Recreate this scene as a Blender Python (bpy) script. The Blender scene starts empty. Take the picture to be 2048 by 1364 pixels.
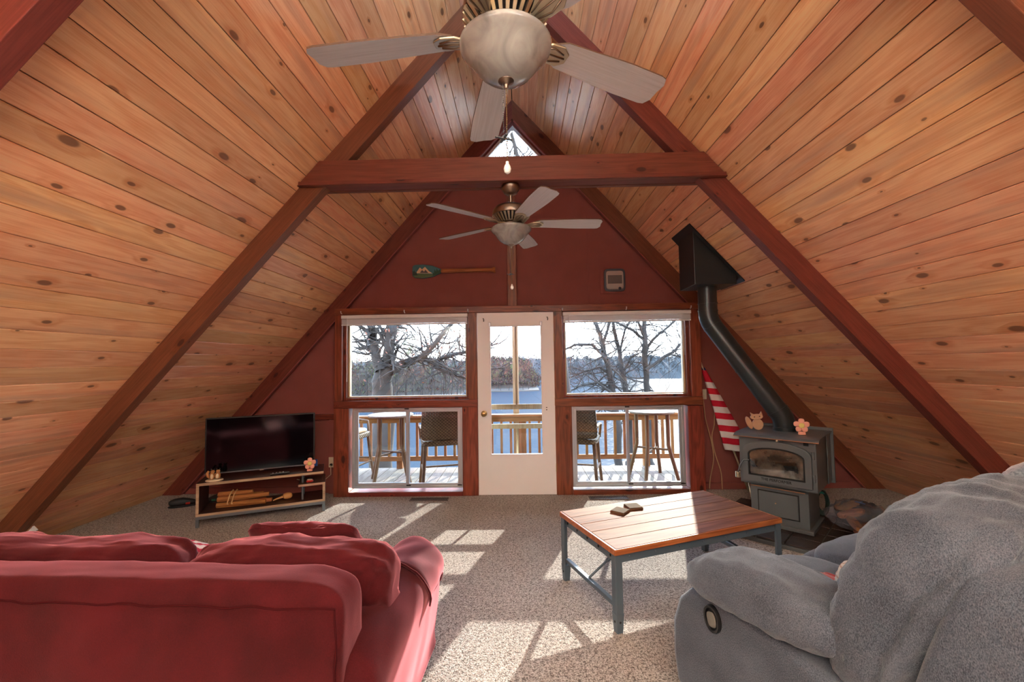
import bpy, math, random
from mathutils import Vector, Matrix, noise as mnoise
from math import sin, cos, pi, radians as R, sqrt, atan2, hypot

# ------------------------------------------------------------------ camera, sky, sun, exposure
scene = bpy.context.scene
COL = scene.collection
cam_d = bpy.data.cameras.new('camera'); cam = bpy.data.objects.new('camera', cam_d); COL.objects.link(cam)
cam_d.sensor_width = 36.0; cam_d.lens = 861.7 / 2048 * 36.0; cam_d.clip_start = .02; cam_d.clip_end = 2000
PI_, RO_, YA_, CH = .0513, .0153, .02, 1.467
fw = Vector((-sin(YA_) * cos(PI_), cos(YA_) * cos(PI_), sin(PI_)))
r0 = Vector((cos(YA_), sin(YA_), 0)); u0 = r0.cross(fw)
rr = r0 * cos(RO_) - u0 * sin(RO_); uu = u0 * cos(RO_) + r0 * sin(RO_)
M = Matrix((rr, uu, -fw)).transposed().to_4x4(); M.translation = (0, 0, CH)
cam.matrix_world = M
scene.camera = cam

world = bpy.data.worlds.new('sky'); scene.world = world; world.use_nodes = True
wn = world.node_tree.nodes; wl = world.node_tree.links
wtc = wn.new('ShaderNodeTexCoord'); wsep = wn.new('ShaderNodeSeparateXYZ'); wramp = wn.new('ShaderNodeValToRGB')
wl.new(wtc.outputs['Generated'], wsep.inputs[0]); wl.new(wsep.outputs['Z'], wramp.inputs[0])
wramp.color_ramp.elements[0].position = 0.0; wramp.color_ramp.elements[0].color = (.86, .93, 1.0, 1)
wramp.color_ramp.elements[1].position = 0.7; wramp.color_ramp.elements[1].color = (.46, .66, 1.0, 1)
wl.new(wramp.outputs[0], wn['Background'].inputs[0])
wn['Background'].inputs[1].default_value = 3.6

SUN = Vector((-.345, -1.0, -.4566)).normalized()
sd = bpy.data.lights.new('sun', 'SUN'); sd.energy = 3.0; sd.angle = R(.55); sd.color = (1.0, .93, .80)
so = bpy.data.objects.new('sun', sd); COL.objects.link(so)
so.rotation_euler = SUN.to_track_quat('-Z', 'Y').to_euler(); so.location = (8, 24, 14)

# portals: they only guide the sky light through the glazing
for nm_, lc_, sz_, rx_ in (('front_window_portal', (-.06, 5.17, 1.05), (4.1, 2.1), -90),):
    pd_ = bpy.data.lights.new(nm_, 'AREA'); pd_.shape = 'RECTANGLE'; pd_.size, pd_.size_y = sz_; pd_.cycles.is_portal = True
    po_ = bpy.data.objects.new(nm_, pd_); COL.objects.link(po_); po_.location = lc_; po_.rotation_euler = (R(rx_), 0, 0)

scene.view_settings.view_transform = 'Standard'; scene.view_settings.look = 'None'
scene.view_settings.exposure = 2.12; scene.view_settings.gamma = 1.0
scene.view_settings.use_curve_mapping = False
cy = scene.cycles
cy.use_denoising = True; cy.max_bounces = 8; cy.diffuse_bounces = 5; cy.glossy_bounces = 4
cy.transparent_max_bounces = 24; cy.caustics_reflective = False; cy.caustics_refractive = False
cy.sample_clamp_indirect = 6.0; cy.adaptive_threshold = .02

FILL_W = 330  # power of each fill lamp added behind the camera
rnd = random.Random(7)

# ------------------------------------------------------------------ mesh builder and tagging
def tag(o, label=None, cat=None, group=None, kind=None):
    if label: o['label'] = label
    if cat: o['category'] = cat
    if group: o['group'] = group
    if kind: o['kind'] = kind
    return o

def empty(name, loc=(0, 0, 0), rz=0.0, **k):
    o = bpy.data.objects.new(name, None); COL.objects.link(o); o.location = loc; o.rotation_euler = (0, 0, rz)
    o.empty_display_size = .05
    return tag(o, **k)

class MB:
    def __init__(s): s.v = []; s.f = []; s.mi = []
    def add(s, vs, fs, mi=0, T=None):
        b = len(s.v)
        s.v += [tuple(T @ Vector(p)) if T is not None else tuple(p) for p in vs]
        s.f += [tuple(b + i for i in f) for f in fs]; s.mi += [mi] * len(fs)
        return s
    def box(s, c, size, rz=0, T=None, mi=0, rot=None):
        x, y, z = (d / 2 for d in size)
        vs = [Vector(p) for p in ((-x, -y, -z), (x, -y, -z), (x, y, -z), (-x, y, -z), (-x, -y, z), (x, -y, z), (x, y, z), (-x, y, z))]
        m = Matrix.Translation(c) @ (rot.to_4x4() if rot is not None else Matrix.Rotation(rz, 4, 'Z'))
        if T is not None: m = T @ m
        return s.add([m @ p for p in vs], [(0, 3, 2, 1), (4, 5, 6, 7), (0, 1, 5, 4), (1, 2, 6, 5), (2, 3, 7, 6), (3, 0, 4, 7)], mi)
    def bb(s, x0, x1, y0, y1, z0, z1, mi=0):
        return s.box(((x0 + x1) / 2, (y0 + y1) / 2, (z0 + z1) / 2), (abs(x1 - x0), abs(y1 - y0), abs(z1 - z0)), mi=mi)
    def prism(s, poly, d0, d1, axis='y', mi=0, T=None):
        """polygon in the plane across axis, pushed from d0 to d1"""
        n = len(poly)
        def P(p, d):
            return {'y': (p[0], d, p[1]), 'x': (d, p[0], p[1]), 'z': (p[0], p[1], d)}[axis]
        vs = [P(p, d0) for p in poly] + [P(p, d1) for p in poly]
        fs = [tuple(range(n - 1, -1, -1)), tuple(range(n, 2 * n))] + [(i, (i + 1) % n, n + (i + 1) % n, n + i) for i in range(n)]
        return s.add(vs, fs, mi, T)
    def tube(s, pts, rad, seg=8, mi=0, cap=True, T=None):
        pts = [Vector(p) for p in pts]; n = len(pts)
        rads = rad if isinstance(rad, (list, tuple)) else [rad] * n
        vs = []; fs = []; prev = None
        for i, p in enumerate(pts):
            d = (pts[min(i + 1, n - 1)] - pts[max(i - 1, 0)])
            if d.length < 1e-9: d = Vector((0, 0, 1))
            d.normalize()
            if prev is None:
                a = Vector((0, 0, 1)) if abs(d.z) < .9 else Vector((1, 0, 0))
                u = d.cross(a).normalized()
            else:
                u = (prev - d * prev.dot(d)); u = u.normalized() if u.length > 1e-6 else d.orthogonal().normalized()
            prev = u; w = d.cross(u)
            for k in range(seg):
                a = 2 * pi * k / seg; vs.append(p + (u * cos(a) + w * sin(a)) * rads[i])
        for i in range(n - 1):
            for k in range(seg):
                k2 = (k + 1) % seg; fs.append((i * seg + k, i * seg + k2, (i + 1) * seg + k2, (i + 1) * seg + k))
        if cap: fs += [tuple(range(seg - 1, -1, -1)), tuple((n - 1) * seg + k for k in range(seg))]
        return s.add(vs, fs, mi, T)
    def lathe(s, prof, seg=24, c=(0, 0, 0), mi=0, T=None, wob=None):
        vs = []; fs = []; n = len(prof)
        for r_, z in prof:
            for k in range(seg):
                a = 2 * pi * k / seg; q = r_ * (1 + (wob(a, z) if wob else 0))
                vs.append((c[0] + q * cos(a), c[1] + q * sin(a), c[2] + z))
        for i in range(n - 1):
            for k in range(seg):
                k2 = (k + 1) % seg; fs.append((i * seg + k, i * seg + k2, (i + 1) * seg + k2, (i + 1) * seg + k))
        fs += [tuple(range(seg - 1, -1, -1)), tuple((n - 1) * seg + k for k in range(seg))]
        return s.add(vs, fs, mi, T)
    def soft(s, c, size, e=5.0, n=12, fn=None, T=None, mi=0, rz=0):
        """a stuffed box: cube grid drawn on to a superellipsoid, then fn(u,v,w,p) moves each point"""
        idx = {}; vs = []; fs = []
        def V(i, j, k):
            key = (i, j, k)
            if key in idx: return idx[key]
            q = [2 * t / n - 1 for t in key]
            q = [sin(t * pi / 2) * .35 + t * .65 for t in q]
            m = max(abs(t) for t in q); l = sum(abs(t) ** e for t in q) ** (1 / e)
            q = [t * m / l for t in q]
            p = Vector((q[0] * size[0] / 2, q[1] * size[1] / 2, q[2] * size[2] / 2))
            if fn: p = Vector(fn(q[0], q[1], q[2], p))
            idx[key] = len(vs); vs.append(p); return idx[key]
        for a in range(n):
            for b in range(n):
                fs.append((V(a, b, 0), V(a, b + 1, 0), V(a + 1, b + 1, 0), V(a + 1, b, 0)))
                fs.append((V(a, b, n), V(a + 1, b, n), V(a + 1, b + 1, n), V(a, b + 1, n)))
                fs.append((V(a, 0, b), V(a + 1, 0, b), V(a + 1, 0, b + 1), V(a, 0, b + 1)))
                fs.append((V(a, n, b), V(a, n, b + 1), V(a + 1, n, b + 1), V(a + 1, n, b)))
                fs.append((V(0, a, b), V(0, a, b + 1), V(0, a + 1, b + 1), V(0, a + 1, b)))
                fs.append((V(n, a, b), V(n, a + 1, b), V(n, a + 1, b + 1), V(n, a, b + 1)))
        m = Matrix.Translation(c) @ Matrix.Rotation(rz, 4, 'Z')
        if T is not None: m = T @ m
        return s.add(vs, fs, mi, m)
    def loft(s, rings, mi=0, T=None, cap=True):
        n = len(rings[0]); vs = [p for r_ in rings for p in r_]; fs = []
        for i in range(len(rings) - 1):
            for k in range(n):
                k2 = (k + 1) % n; fs.append((i * n + k, i * n + k2, (i + 1) * n + k2, (i + 1) * n + k))
        if cap: fs += [tuple(range(n - 1, -1, -1)), tuple((len(rings) - 1) * n + k for k in range(n))]
        return s.add(vs, fs, mi, T)
    def mesh(s, name, mats):
        me = bpy.data.meshes.new(name); me.from_pydata(s.v, [], s.f)
        for m in (mats if isinstance(mats, (list, tuple)) else [mats]): me.materials.append(m)
        if any(s.mi): me.polygons.foreach_set('material_index', s.mi)
        me.update(); return me
    def build(s, name, mats, parent=None, smooth=False, bevel=0, sub=0, fix=True, **k):
        me = s.mesh(name, mats)
        if fix:
            import bmesh
            b = bmesh.new(); b.from_mesh(me); bmesh.ops.recalc_face_normals(b, faces=b.faces); b.to_mesh(me); b.free()
        o = bpy.data.objects.new(name, me); COL.objects.link(o); o.parent = parent
        if smooth is True: me.polygons.foreach_set('use_smooth', [True] * len(me.polygons))
        elif smooth:
            me.polygons.foreach_set('use_smooth', [True] * len(me.polygons)); me.set_sharp_from_angle(angle=R(smooth))
        if bevel:
            m = o.modifiers.new('bevel', 'BEVEL'); m.width = bevel; m.segments = 2; m.limit_method = 'ANGLE'; m.angle_limit = R(40)
        if sub:
            m = o.modifiers.new('sub', 'SUBSURF'); m.levels = sub; m.render_levels = sub
        return tag(o, **k)

def dup(o, parent=None):
    c = o.copy(); COL.objects.link(c); c.parent = parent
    for ch in o.children: dup(ch, c)
    return c

def fbm(p, sc, oct=2): 
    return mnoise.fractal(Vector(p) * sc, 1.0, 2.0, oct, noise_basis='PERLIN_ORIGINAL')

# ------------------------------------------------------------------ materials
def srgb(*c): return tuple((x / 255 / 12.92 if x / 255 <= .04045 else ((x / 255 + .055) / 1.055) ** 2.4) for x in c) + (1.0,)

def newmat(name):
    m = bpy.data.materials.new(name); m.use_nodes = True
    nt = m.node_tree; return m, nt.nodes, nt.links, nt.nodes['Principled BSDF']

def plain(name, col, rough=.5, metal=0.0, bump=0, bscale=60, var=0, vscale=8, spec=.5, **kw):
    m, n, l, b = newmat(name)
    b.inputs['Base Color'].default_value = col; b.inputs['Roughness'].default_value = rough; b.inputs['Metallic'].default_value = metal
    b.inputs['Specular IOR Level'].default_value = spec
    for k, v in kw.items(): b.inputs[k].default_value = v
    if var or bump:
        tc = n.new('ShaderNodeTexCoord')
    if var:
        t = n.new('ShaderNodeTexNoise'); t.inputs['Scale'].default_value = vscale; t.inputs['Detail'].default_value = 4
        l.new(tc.outputs['Object'], t.inputs['Vector'])
        mx = n.new('ShaderNodeMix'); mx.data_type = 'RGBA'
        mx.inputs['A'].default_value = tuple(c * (1 - var) for c in col[:3]) + (1,); mx.inputs['B'].default_value = tuple(min(1, c * (1 + var)) for c in col[:3]) + (1,)
        l.new(t.outputs['Fac'], mx.inputs['Factor']); l.new(mx.outputs['Result'], b.inputs['Base Color'])
    if bump:
        t = n.new('ShaderNodeTexNoise'); t.inputs['Scale'].default_value = bscale; t.inputs['Detail'].default_value = 3
        l.new(tc.outputs['Object'], t.inputs['Vector'])
        bp = n.new('ShaderNodeBump'); bp.inputs['Strength'].default_value = bump; bp.inputs['Distance'].default_value = .004
        l.new(t.outputs['Fac'], bp.inputs['Height']); l.new(bp.outputs['Normal'], b.inputs['Normal'])
    return m

def math_(n, l, op, a, b=None, c=None):
    t = n.new('ShaderNodeMath'); t.operation = op
    for i, x in enumerate((a, b, c)):
        if x is None: continue
        if isinstance(x, (int, float)): t.inputs[i].default_value = x
        else: l.new(x, t.inputs[i])
    return t.outputs[0]

def wood(name, light, dark, knot, axis=0, rough=.4, knots=.5, grain=1.0, vary=.25, streak=None, coat=0.0, ring_amp=.22, spec=.35):
    """boards with grain along one axis of the object, knots, a tone of their own for each object"""
    m, n, l, b = newmat(name)
    tc = n.new('ShaderNodeTexCoord'); oi = n.new('ShaderNodeObjectInfo')
    off = n.new('ShaderNodeVectorMath'); off.operation = 'MULTIPLY_ADD'
    l.new(oi.outputs['Random'], off.inputs[0]); off.inputs[1].default_value = (37.3, 19.1, 53.7); l.new(tc.outputs['Object'], off.inputs[2])
    def mapping(sc_long, sc_cross):
        mp = n.new('ShaderNodeMapping'); s = [sc_cross] * 3; s[axis] = sc_long; mp.inputs['Scale'].default_value = s
        l.new(off.outputs[0], mp.inputs['Vector']); return mp.outputs[0]
    # knots
    vo = n.new('ShaderNodeTexVoronoi'); vo.feature = 'F1'; vo.voronoi_dimensions = '2D'; vo.inputs['Scale'].default_value = 1
    sx_ = n.new('ShaderNodeSeparateXYZ'); l.new(off.outputs[0], sx_.inputs[0]); cx_ = n.new('ShaderNodeCombineXYZ')
    oth = [i for i in range(3) if i != axis]
    l.new(math_(n, l, 'MULTIPLY', sx_.outputs[axis], 3.1), cx_.inputs[0])
    l.new(math_(n, l, 'MULTIPLY', math_(n, l, 'ADD', sx_.outputs[oth[0]], sx_.outputs[oth[1]]), 6.6), cx_.inputs[1]); l.new(cx_.outputs[0], vo.inputs['Vector'])
    vo.inputs['Randomness'].default_value = 1.0
    vs = n.new('ShaderNodeSeparateColor'); l.new(vo.outputs['Color'], vs.inputs[0])
    has = math_(n, l, 'LESS_THAN', vs.outputs[0], knots)
    rad = math_(n, l, 'MULTIPLY_ADD', math_(n, l, 'POWER', vs.outputs[1], 1.8), .13, .028)
    kd = math_(n, l, 'DIVIDE', vo.outputs['Distance'], rad)
    core = n.new('ShaderNodeMapRange'); core.interpolation_type = 'SMOOTHSTEP'; core.inputs['From Min'].default_value = 1.15; core.inputs['From Max'].default_value = .7
    l.new(kd, core.inputs['Value']); kf = math_(n, l, 'MULTIPLY', core.outputs[0], has)
    halo = n.new('ShaderNodeMapRange'); halo.interpolation_type = 'SMOOTHSTEP'; halo.inputs['From Min'].default_value = 3.6; halo.inputs['From Max'].default_value = .9
    l.new(kd, halo.inputs['Value']); hf = math_(n, l, 'MULTIPLY', halo.outputs[0], has)
    # grain
    nz = n.new('ShaderNodeTexNoise'); nz.inputs['Scale'].default_value = 1; nz.inputs['Detail'].default_value = 3; l.new(mapping(1.1, 9), nz.inputs['Vector'])
    ph = math_(n, l, 'MULTIPLY_ADD', nz.outputs['Fac'], 34 * grain, math_(n, l, 'MULTIPLY', hf, 5.0))
    rings = math_(n, l, 'MULTIPLY_ADD', math_(n, l, 'SINE', ph), .5, .5)
    fib = n.new('ShaderNodeTexNoise'); fib.inputs['Scale'].default_value = 1; fib.inputs['Detail'].default_value = 4; l.new(mapping(5, 170), fib.inputs['Vector'])
    st = n.new('ShaderNodeTexNoise'); st.inputs['Scale'].default_value = 1; st.inputs['Detail'].default_value = 2; l.new(mapping(.8, 11), st.inputs['Vector'])
    g = math_(n, l, 'ADD', math_(n, l, 'MULTIPLY', rings, ring_amp), math_(n, l, 'MULTIPLY', fib.outputs['Fac'], .70))
    ramp = n.new('ShaderNodeValToRGB'); ramp.color_ramp.elements[0].position = .22; ramp.color_ramp.elements[0].color = dark
    ramp.color_ramp.elements[1].position = .62; ramp.color_ramp.elements[1].color = light; l.new(g, ramp.inputs[0])
    hsv = n.new('ShaderNodeHueSaturation')
    rv = math_(n, l, 'MULTIPLY_ADD', oi.outputs['Random'], vary, 1 - vary / 2)
    r2 = math_(n, l, 'FRACT', math_(n, l, 'MULTIPLY', oi.outputs['Random'], 71.7))
    l.new(rv, hsv.inputs['Value']); l.new(math_(n, l, 'MULTIPLY_ADD', r2, .028, .488), hsv.inputs['Hue'])
    l.new(ramp.outputs[0], hsv.inputs['Color'])
    out = hsv.outputs[0]
    if streak:
        sm = n.new('ShaderNodeMix'); sm.data_type = 'RGBA'; sm.inputs['B'].default_value = streak
        sf = n.new('ShaderNodeMapRange'); sf.inputs['From Min'].default_value = .53; sf.inputs['From Max'].default_value = .72; sf.inputs['To Max'].default_value = .55
        l.new(st.outputs['Fac'], sf.inputs['Value']); l.new(sf.outputs[0], sm.inputs['Factor']); l.new(out, sm.inputs['A']); out = sm.outputs['Result']
    hm = n.new('ShaderNodeMix'); hm.data_type = 'RGBA'; hm.blend_type = 'MULTIPLY'; hm.inputs['B'].default_value = (.80, .62, .50, 1)
    l.new(math_(n, l, 'MULTIPLY', hf, .55), hm.inputs['Factor']); l.new(out, hm.inputs['A'])
    km = n.new('ShaderNodeMix'); km.data_type = 'RGBA'; km.inputs['B'].default_value = knot
    l.new(math_(n, l, 'MULTIPLY', kf, .80), km.inputs['Factor']); l.new(hm.outputs['Result'], km.inputs['A'])
    l.new(km.outputs['Result'], b.inputs['Base Color'])
    b.inputs['Roughness'].default_value = rough; b.inputs['Specular IOR Level'].default_value = spec
    b.inputs['Coat Weight'].default_value = coat; b.inputs['Coat Roughness'].default_value = .3
    bp = n.new('ShaderNodeBump'); bp.inputs['Strength'].default_value = .18; bp.inputs['Distance'].default_value = .002
    l.new(g, bp.inputs['Height']); l.new(bp.outputs['Normal'], b.inputs['Normal'])
    return m

def carpet_mat():
    m, n, l, b = newmat('carpet_pile')
    tc = n.new('ShaderNodeTexCoord')
    def nz(sc, det=3):
        t = n.new('ShaderNodeTexNoise'); t.inputs['Scale'].default_value = sc; t.inputs['Detail'].default_value = det; l.new(tc.outputs['Object'], t.inputs['Vector']); return t.outputs['Fac']
    a = nz(150, 3); c = nz(55, 2); d = nz(2.2, 3)
    v = n.new('ShaderNodeTexVoronoi'); v.inputs['Scale'].default_value = 120; l.new(tc.outputs['Object'], v.inputs['Vector'])
    h = math_(n, l, 'ADD', math_(n, l, 'MULTIPLY', a, .8), math_(n, l, 'ADD', math_(n, l, 'MULTIPLY', c, .45), math_(n, l, 'MULTIPLY', v.outputs['Distance'], -.35)))
    ramp = n.new('ShaderNodeValToRGB'); e = ramp.color_ramp.elements
    e[0].position = .28; e[0].color = srgb(90, 78, 72); e[1].position = .66; e[1].color = srgb(214, 208, 203)
    k = e.new(.45); k.color = srgb(168, 158, 152)
    l.new(h, ramp.inputs[0])
    mx = n.new('ShaderNodeMix'); mx.data_type = 'RGBA'; mx.blend_type = 'MULTIPLY'; mx.inputs['Factor'].default_value = .35
    rp2 = n.new('ShaderNodeValToRGB'); rp2.color_ramp.elements[0].position = .35; rp2.color_ramp.elements[0].color = (.72, .68, .66, 1); rp2.color_ramp.elements[1].position = .6; l.new(d, rp2.inputs[0])
    l.new(ramp.outputs[0], mx.inputs['A']); l.new(rp2.outputs[0], mx.inputs['B']); l.new(mx.outputs['Result'], b.inputs['Base Color'])
    b.inputs['Roughness'].default_value = 1; b.inputs['Specular IOR Level'].default_value = .1
    b.inputs['Sheen Weight'].default_value = .25
    bp = n.new('ShaderNodeBump'); bp.inputs['Strength'].default_value = .9; bp.inputs['Distance'].default_value = .012
    l.new(h, bp.inputs['Height']); l.new(bp.outputs['Normal'], b.inputs['Normal'])
    return m

def fabric(name, c0, c1, sc=420, sheen=.5, sheen_col=(1, .8, .8, 1), mott=5, stretch=(1, 1, 1), bump=.35, mix=.5, rough=.9):
    m, n, l, b = newmat(name)
    tc = n.new('ShaderNodeTexCoord'); mp = n.new('ShaderNodeMapping'); mp.inputs['Scale'].default_value = stretch; l.new(tc.outputs['Object'], mp.inputs['Vector'])
    t = n.new('ShaderNodeTexNoise'); t.inputs['Scale'].default_value = sc; t.inputs['Detail'].default_value = 3; l.new(mp.outputs[0], t.inputs['Vector'])
    t2 = n.new('ShaderNodeTexNoise'); t2.inputs['Scale'].default_value = mott; t2.inputs['Detail'].default_value = 4; l.new(tc.outputs['Object'], t2.inputs['Vector'])
    f = math_(n, l, 'ADD', math_(n, l, 'MULTIPLY', t.outputs['Fac'], mix), math_(n, l, 'MULTIPLY', t2.outputs['Fac'], 1 - mix))
    ramp = n.new('ShaderNodeValToRGB'); ramp.color_ramp.elements[0].position = .38; ramp.color_ramp.elements[0].color = c0
    ramp.color_ramp.elements[1].position = .62; ramp.color_ramp.elements[1].color = c1; l.new(f, ramp.inputs[0]); l.new(ramp.outputs[0], b.inputs['Base Color'])
    b.inputs['Roughness'].default_value = rough; b.inputs['Specular IOR Level'].default_value = .15
    b.inputs['Sheen Weight'].default_value = sheen; b.inputs['Sheen Tint'].default_value = sheen_col; b.inputs['Sheen Roughness'].default_value = .4
    bp = n.new('ShaderNodeBump'); bp.inputs['Strength'].default_value = bump; bp.inputs['Distance'].default_value = .004
    l.new(t.outputs['Fac'], bp.inputs['Height']); l.new(bp.outputs['Normal'], b.inputs['Normal'])
    return m

def glass_mat(name, tint=(.96, .98, .98, 1), dirt=0.0):
    m, n, l, b = newmat(name); n.remove(b)
    tr = n.new('ShaderNodeBsdfTransparent'); tr.inputs[0].default_value = tint
    gl = n.new('ShaderNodeBsdfGlossy'); gl.inputs['Roughness'].default_value = .01
    fr = n.new('ShaderNodeFresnel'); fr.inputs['IOR'].default_value = 1.5
    mx = n.new('ShaderNodeMixShader'); l.new(fr.outputs[0], mx.inputs[0]); l.new(tr.outputs[0], mx.inputs[1]); l.new(gl.outputs[0], mx.inputs[2])
    l.new(mx.outputs[0], n['Material Output'].inputs['Surface'])
    return m

def alpha_mix(name, col, fac, rough=.3):
    m, n, l, b = newmat(name); b.inputs['Base Color'].default_value = col; b.inputs['Roughness'].default_value = rough
    b.inputs['Alpha'].default_value = fac; return m

MT = {}
MT['plank'] = wood('pine_ceiling_board', srgb(248, 197, 157), srgb(230, 160, 121), srgb(104, 66, 50), axis=0, rough=.42, knots=.40, vary=.30, streak=srgb(192, 144, 126), coat=.12)
MT['beam'] = wood('red_stained_beam', srgb(128, 68, 54), srgb(100, 50, 39), srgb(56, 26, 22), axis=0, rough=.5, knots=.25, vary=.1, ring_amp=.12)
MT['frame'] = wood('red_stained_trim', srgb(146, 74, 54), srgb(92, 42, 32), srgb(38, 18, 16), axis=2, rough=.34, knots=.6, vary=.2, coat=.2)
MT['frame_x'] = wood('red_stained_rail', srgb(142, 70, 52), srgb(92, 42, 33), srgb(38, 18, 16), axis=0, rough=.36, knots=.6, vary=.2, coat=.2)
MT['panel'] = plain('red_stained_plywood', srgb(140, 80, 76), .62, bump=.25, bscale=140, var=.14, vscale=5, spec=.25)
MT['backing'] = plain('roof_backing', srgb(44, 24, 18), .9)
MT['carpet'] = carpet_mat()
MT['white'] = plain('white_door_paint', srgb(240, 243, 248), .4, var=.04, vscale=3)
MT['vinyl'] = plain('white_vinyl', srgb(228, 230, 234), .4)
MT['alu'] = plain('mill_aluminium', srgb(196, 202, 210), .38, .65)
MT['glass'] = glass_mat('window_glass')
MT['nickel'] = plain('brushed_nickel', srgb(176, 160, 142), .28, 1.0, bump=.1, bscale=90)
MT['pewter'] = plain('antique_pewter', srgb(196, 184, 160), .33, .9)
MT['dark'] = plain('dark_cavity', srgb(22, 22, 24), .8)
MT['blade'] = wood('grey_fan_blade', srgb(214, 215, 224), srgb(190, 190, 198), srgb(130, 128, 130), axis=0, rough=.4, knots=0, vary=.03, grain=.5, ring_amp=.08)
MT['blade_edge'] = plain('fan_blade_edge', srgb(92, 66, 50), .6)
MT['black_iron'] = plain('black_stove_iron', srgb(92, 97, 102), .42, .1, bump=.2, bscale=200, var=.10, vscale=6)
MT['black_pipe'] = plain('black_stove_pipe', srgb(44, 52, 56), .32, .3, var=.15, vscale=4)
MT['table_metal'] = plain('gunmetal_table_frame', srgb(88, 102, 114), .42, .25, var=.1)
MT['table_wood'] = wood('walnut_table_board', srgb(134, 88, 62), srgb(94, 56, 38), srgb(60, 34, 24), axis=0, rough=.62, knots=.1, vary=.22, spec=.10)
MT['table_edge'] = wood('oak_table_edge', srgb(176, 112, 62), srgb(128, 74, 38), srgb(90, 50, 30), axis=0, rough=.35, knots=.1, vary=.1)
MT['red_fabric'] = fabric('red_microsuede', srgb(50, 7, 12), srgb(74, 16, 23), sc=300, sheen=.7, sheen_col=(1, .34, .40, 1), mott=4.5, bump=.12, mix=.3)
MT['grey_fabric'] = fabric('grey_plush', srgb(52, 58, 70), srgb(96, 103, 117), sc=430, sheen=.35, sheen_col=(.8, .88, 1, 1), mott=6, stretch=(1, 1, .5), bump=.5, mix=.7)
MT['seam'] = plain('dark_seam', srgb(56, 10, 15), .9, spec=.1)
MT['grey_seam'] = plain('grey_seam', srgb(60, 62, 70), .9)
MT['black_gloss'] = plain('tv_screen', srgb(8, 9, 12), .09, spec=.6)
MT['black_plastic'] = plain('black_plastic', srgb(18, 19, 22), .4)
MT['stand_wood'] = wood('dark_laminate', srgb(72, 48, 40), srgb(40, 25, 22), srgb(30, 20, 18), axis=0, rough=.35, knots=0, vary=.1)
MT['stand_edge'] = wood('pale_shelf_edge', srgb(188, 160, 138), srgb(150, 122, 102), srgb(120, 96, 80), axis=0, rough=.5, knots=0, vary=.05)
MT['stand_metal'] = plain('grey_stand_metal', srgb(112, 118, 126), .4, .5)

# ------------------------------------------------------------------ the A-frame shell
AX, AZ, TN = -.0573, 4.6045, 1.1181
TH = math.atan(TN); SL = AZ / sin(TH)
YB, YF = -4.7, 5.07
W = 4.859                                  # face of the window framing and the door
TR = [3.161, 1.332, -.497, -2.326, -4.155]; RT = .0875; DV = .215
def hw(z): return (AZ - z) / TN

ZW = 5.02
fl = MB(); fl.box((AX, (YB + 5.16) / 2, -.06), (2 * AZ / TN + .6, 5.16 - YB, .12))
floor = fl.build('floor', MT['carpet'], kind='structure')

rf = MB()
for s in (-1, 1):
    a = Vector((AX, 0, AZ)); dn = Vector((s * cos(TH), 0, -sin(TH))); up = Vector((s * sin(TH), 0, cos(TH)))
    for y0, y1 in ((YB - .2, YF + .35),):
        p = [a + Vector((0, 0, .026 / cos(TH))), a + dn * (SL + .5) + up * .026, a + dn * (SL + .5) + up * .16, a + Vector((0, 0, .16 / cos(TH)))]
        rf.loft([[(q.x, y0, q.z) for q in p], [(q.x, y1, q.z) for q in p]])
ceiling = rf.build('ceiling', MT['backing'], kind='structure')

def plank_mesh(length, wid=.1315, th=.021, ch=.0028):
    m = MB(); h = wid / 2
    sec = [(-h, -th), (-h, -ch), (-h + ch, 0), (h - ch, 0), (h, -ch), (h, -th)]
    m.loft([[(-length / 2, y, z) for y, z in sec], [(length / 2, y, z) for y, z in sec]])
    return m.mesh('plank', MT['plank'])
PL = {}
def place_planks(s):
    dn = Vector((s * cos(TH), 0, -sin(TH))); nrm = Vector((-s * sin(TH), 0, -cos(TH)))
    ydir = Vector((0, 1, 0)); yax = nrm.cross(ydir)
    row = 0; d = .07
    while d < SL + .02:
        cuts = [YB - .1]
        opts = [[-.4536, 3.2], [1.375, YF], [-.45, 1.375, 3.205], [3.205], [1.375, 3.205], [-.45, 3.205], [.9, YF]]
        opt = opts[(row * 3 + (0 if s < 0 else 2)) % len(opts)]
        cuts += [c for c in opt if c < 5] + [YF]
        for y0, y1 in zip(cuts[:-1], cuts[1:]):
            L = round(y1 - y0 - .002, 3)
            if L not in PL: PL[L] = plank_mesh(L)
            o = bpy.data.objects.new('plank', PL[L]); COL.objects.link(o); o.parent = ceiling
            c = Vector((AX, (y0 + y1) / 2, AZ)) + dn * d
            flip = -1 if rnd.random() < .5 else 1
            mm = Matrix((ydir * flip, yax * flip, nrm)).transposed().to_4x4(); mm.translation = c
            o.matrix_world = mm
        row += 1; d += .135
place_planks(-1); place_planks(1)

def local_beam(name, p0, p1, thick_y, depth_vec, mat, parent, bevel=.004, ext=None):
    """a timber from p0 to p1 whose long axis is its own x"""
    p0 = Vector(p0); p1 = Vector(p1); x = (p1 - p0).normalized(); y = Vector((0, 1, 0)); z = x.cross(y)
    L = (p1 - p0).length
    m = MB(); m.box((0, 0, 0), (L, thick_y, depth_vec)); o = m.build(name, mat, parent, bevel=bevel)
    mm = Matrix((x, y, z)).transposed().to_4x4(); mm.translation = (p0 + p1) / 2; o.matrix_world = mm
    return o

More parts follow.
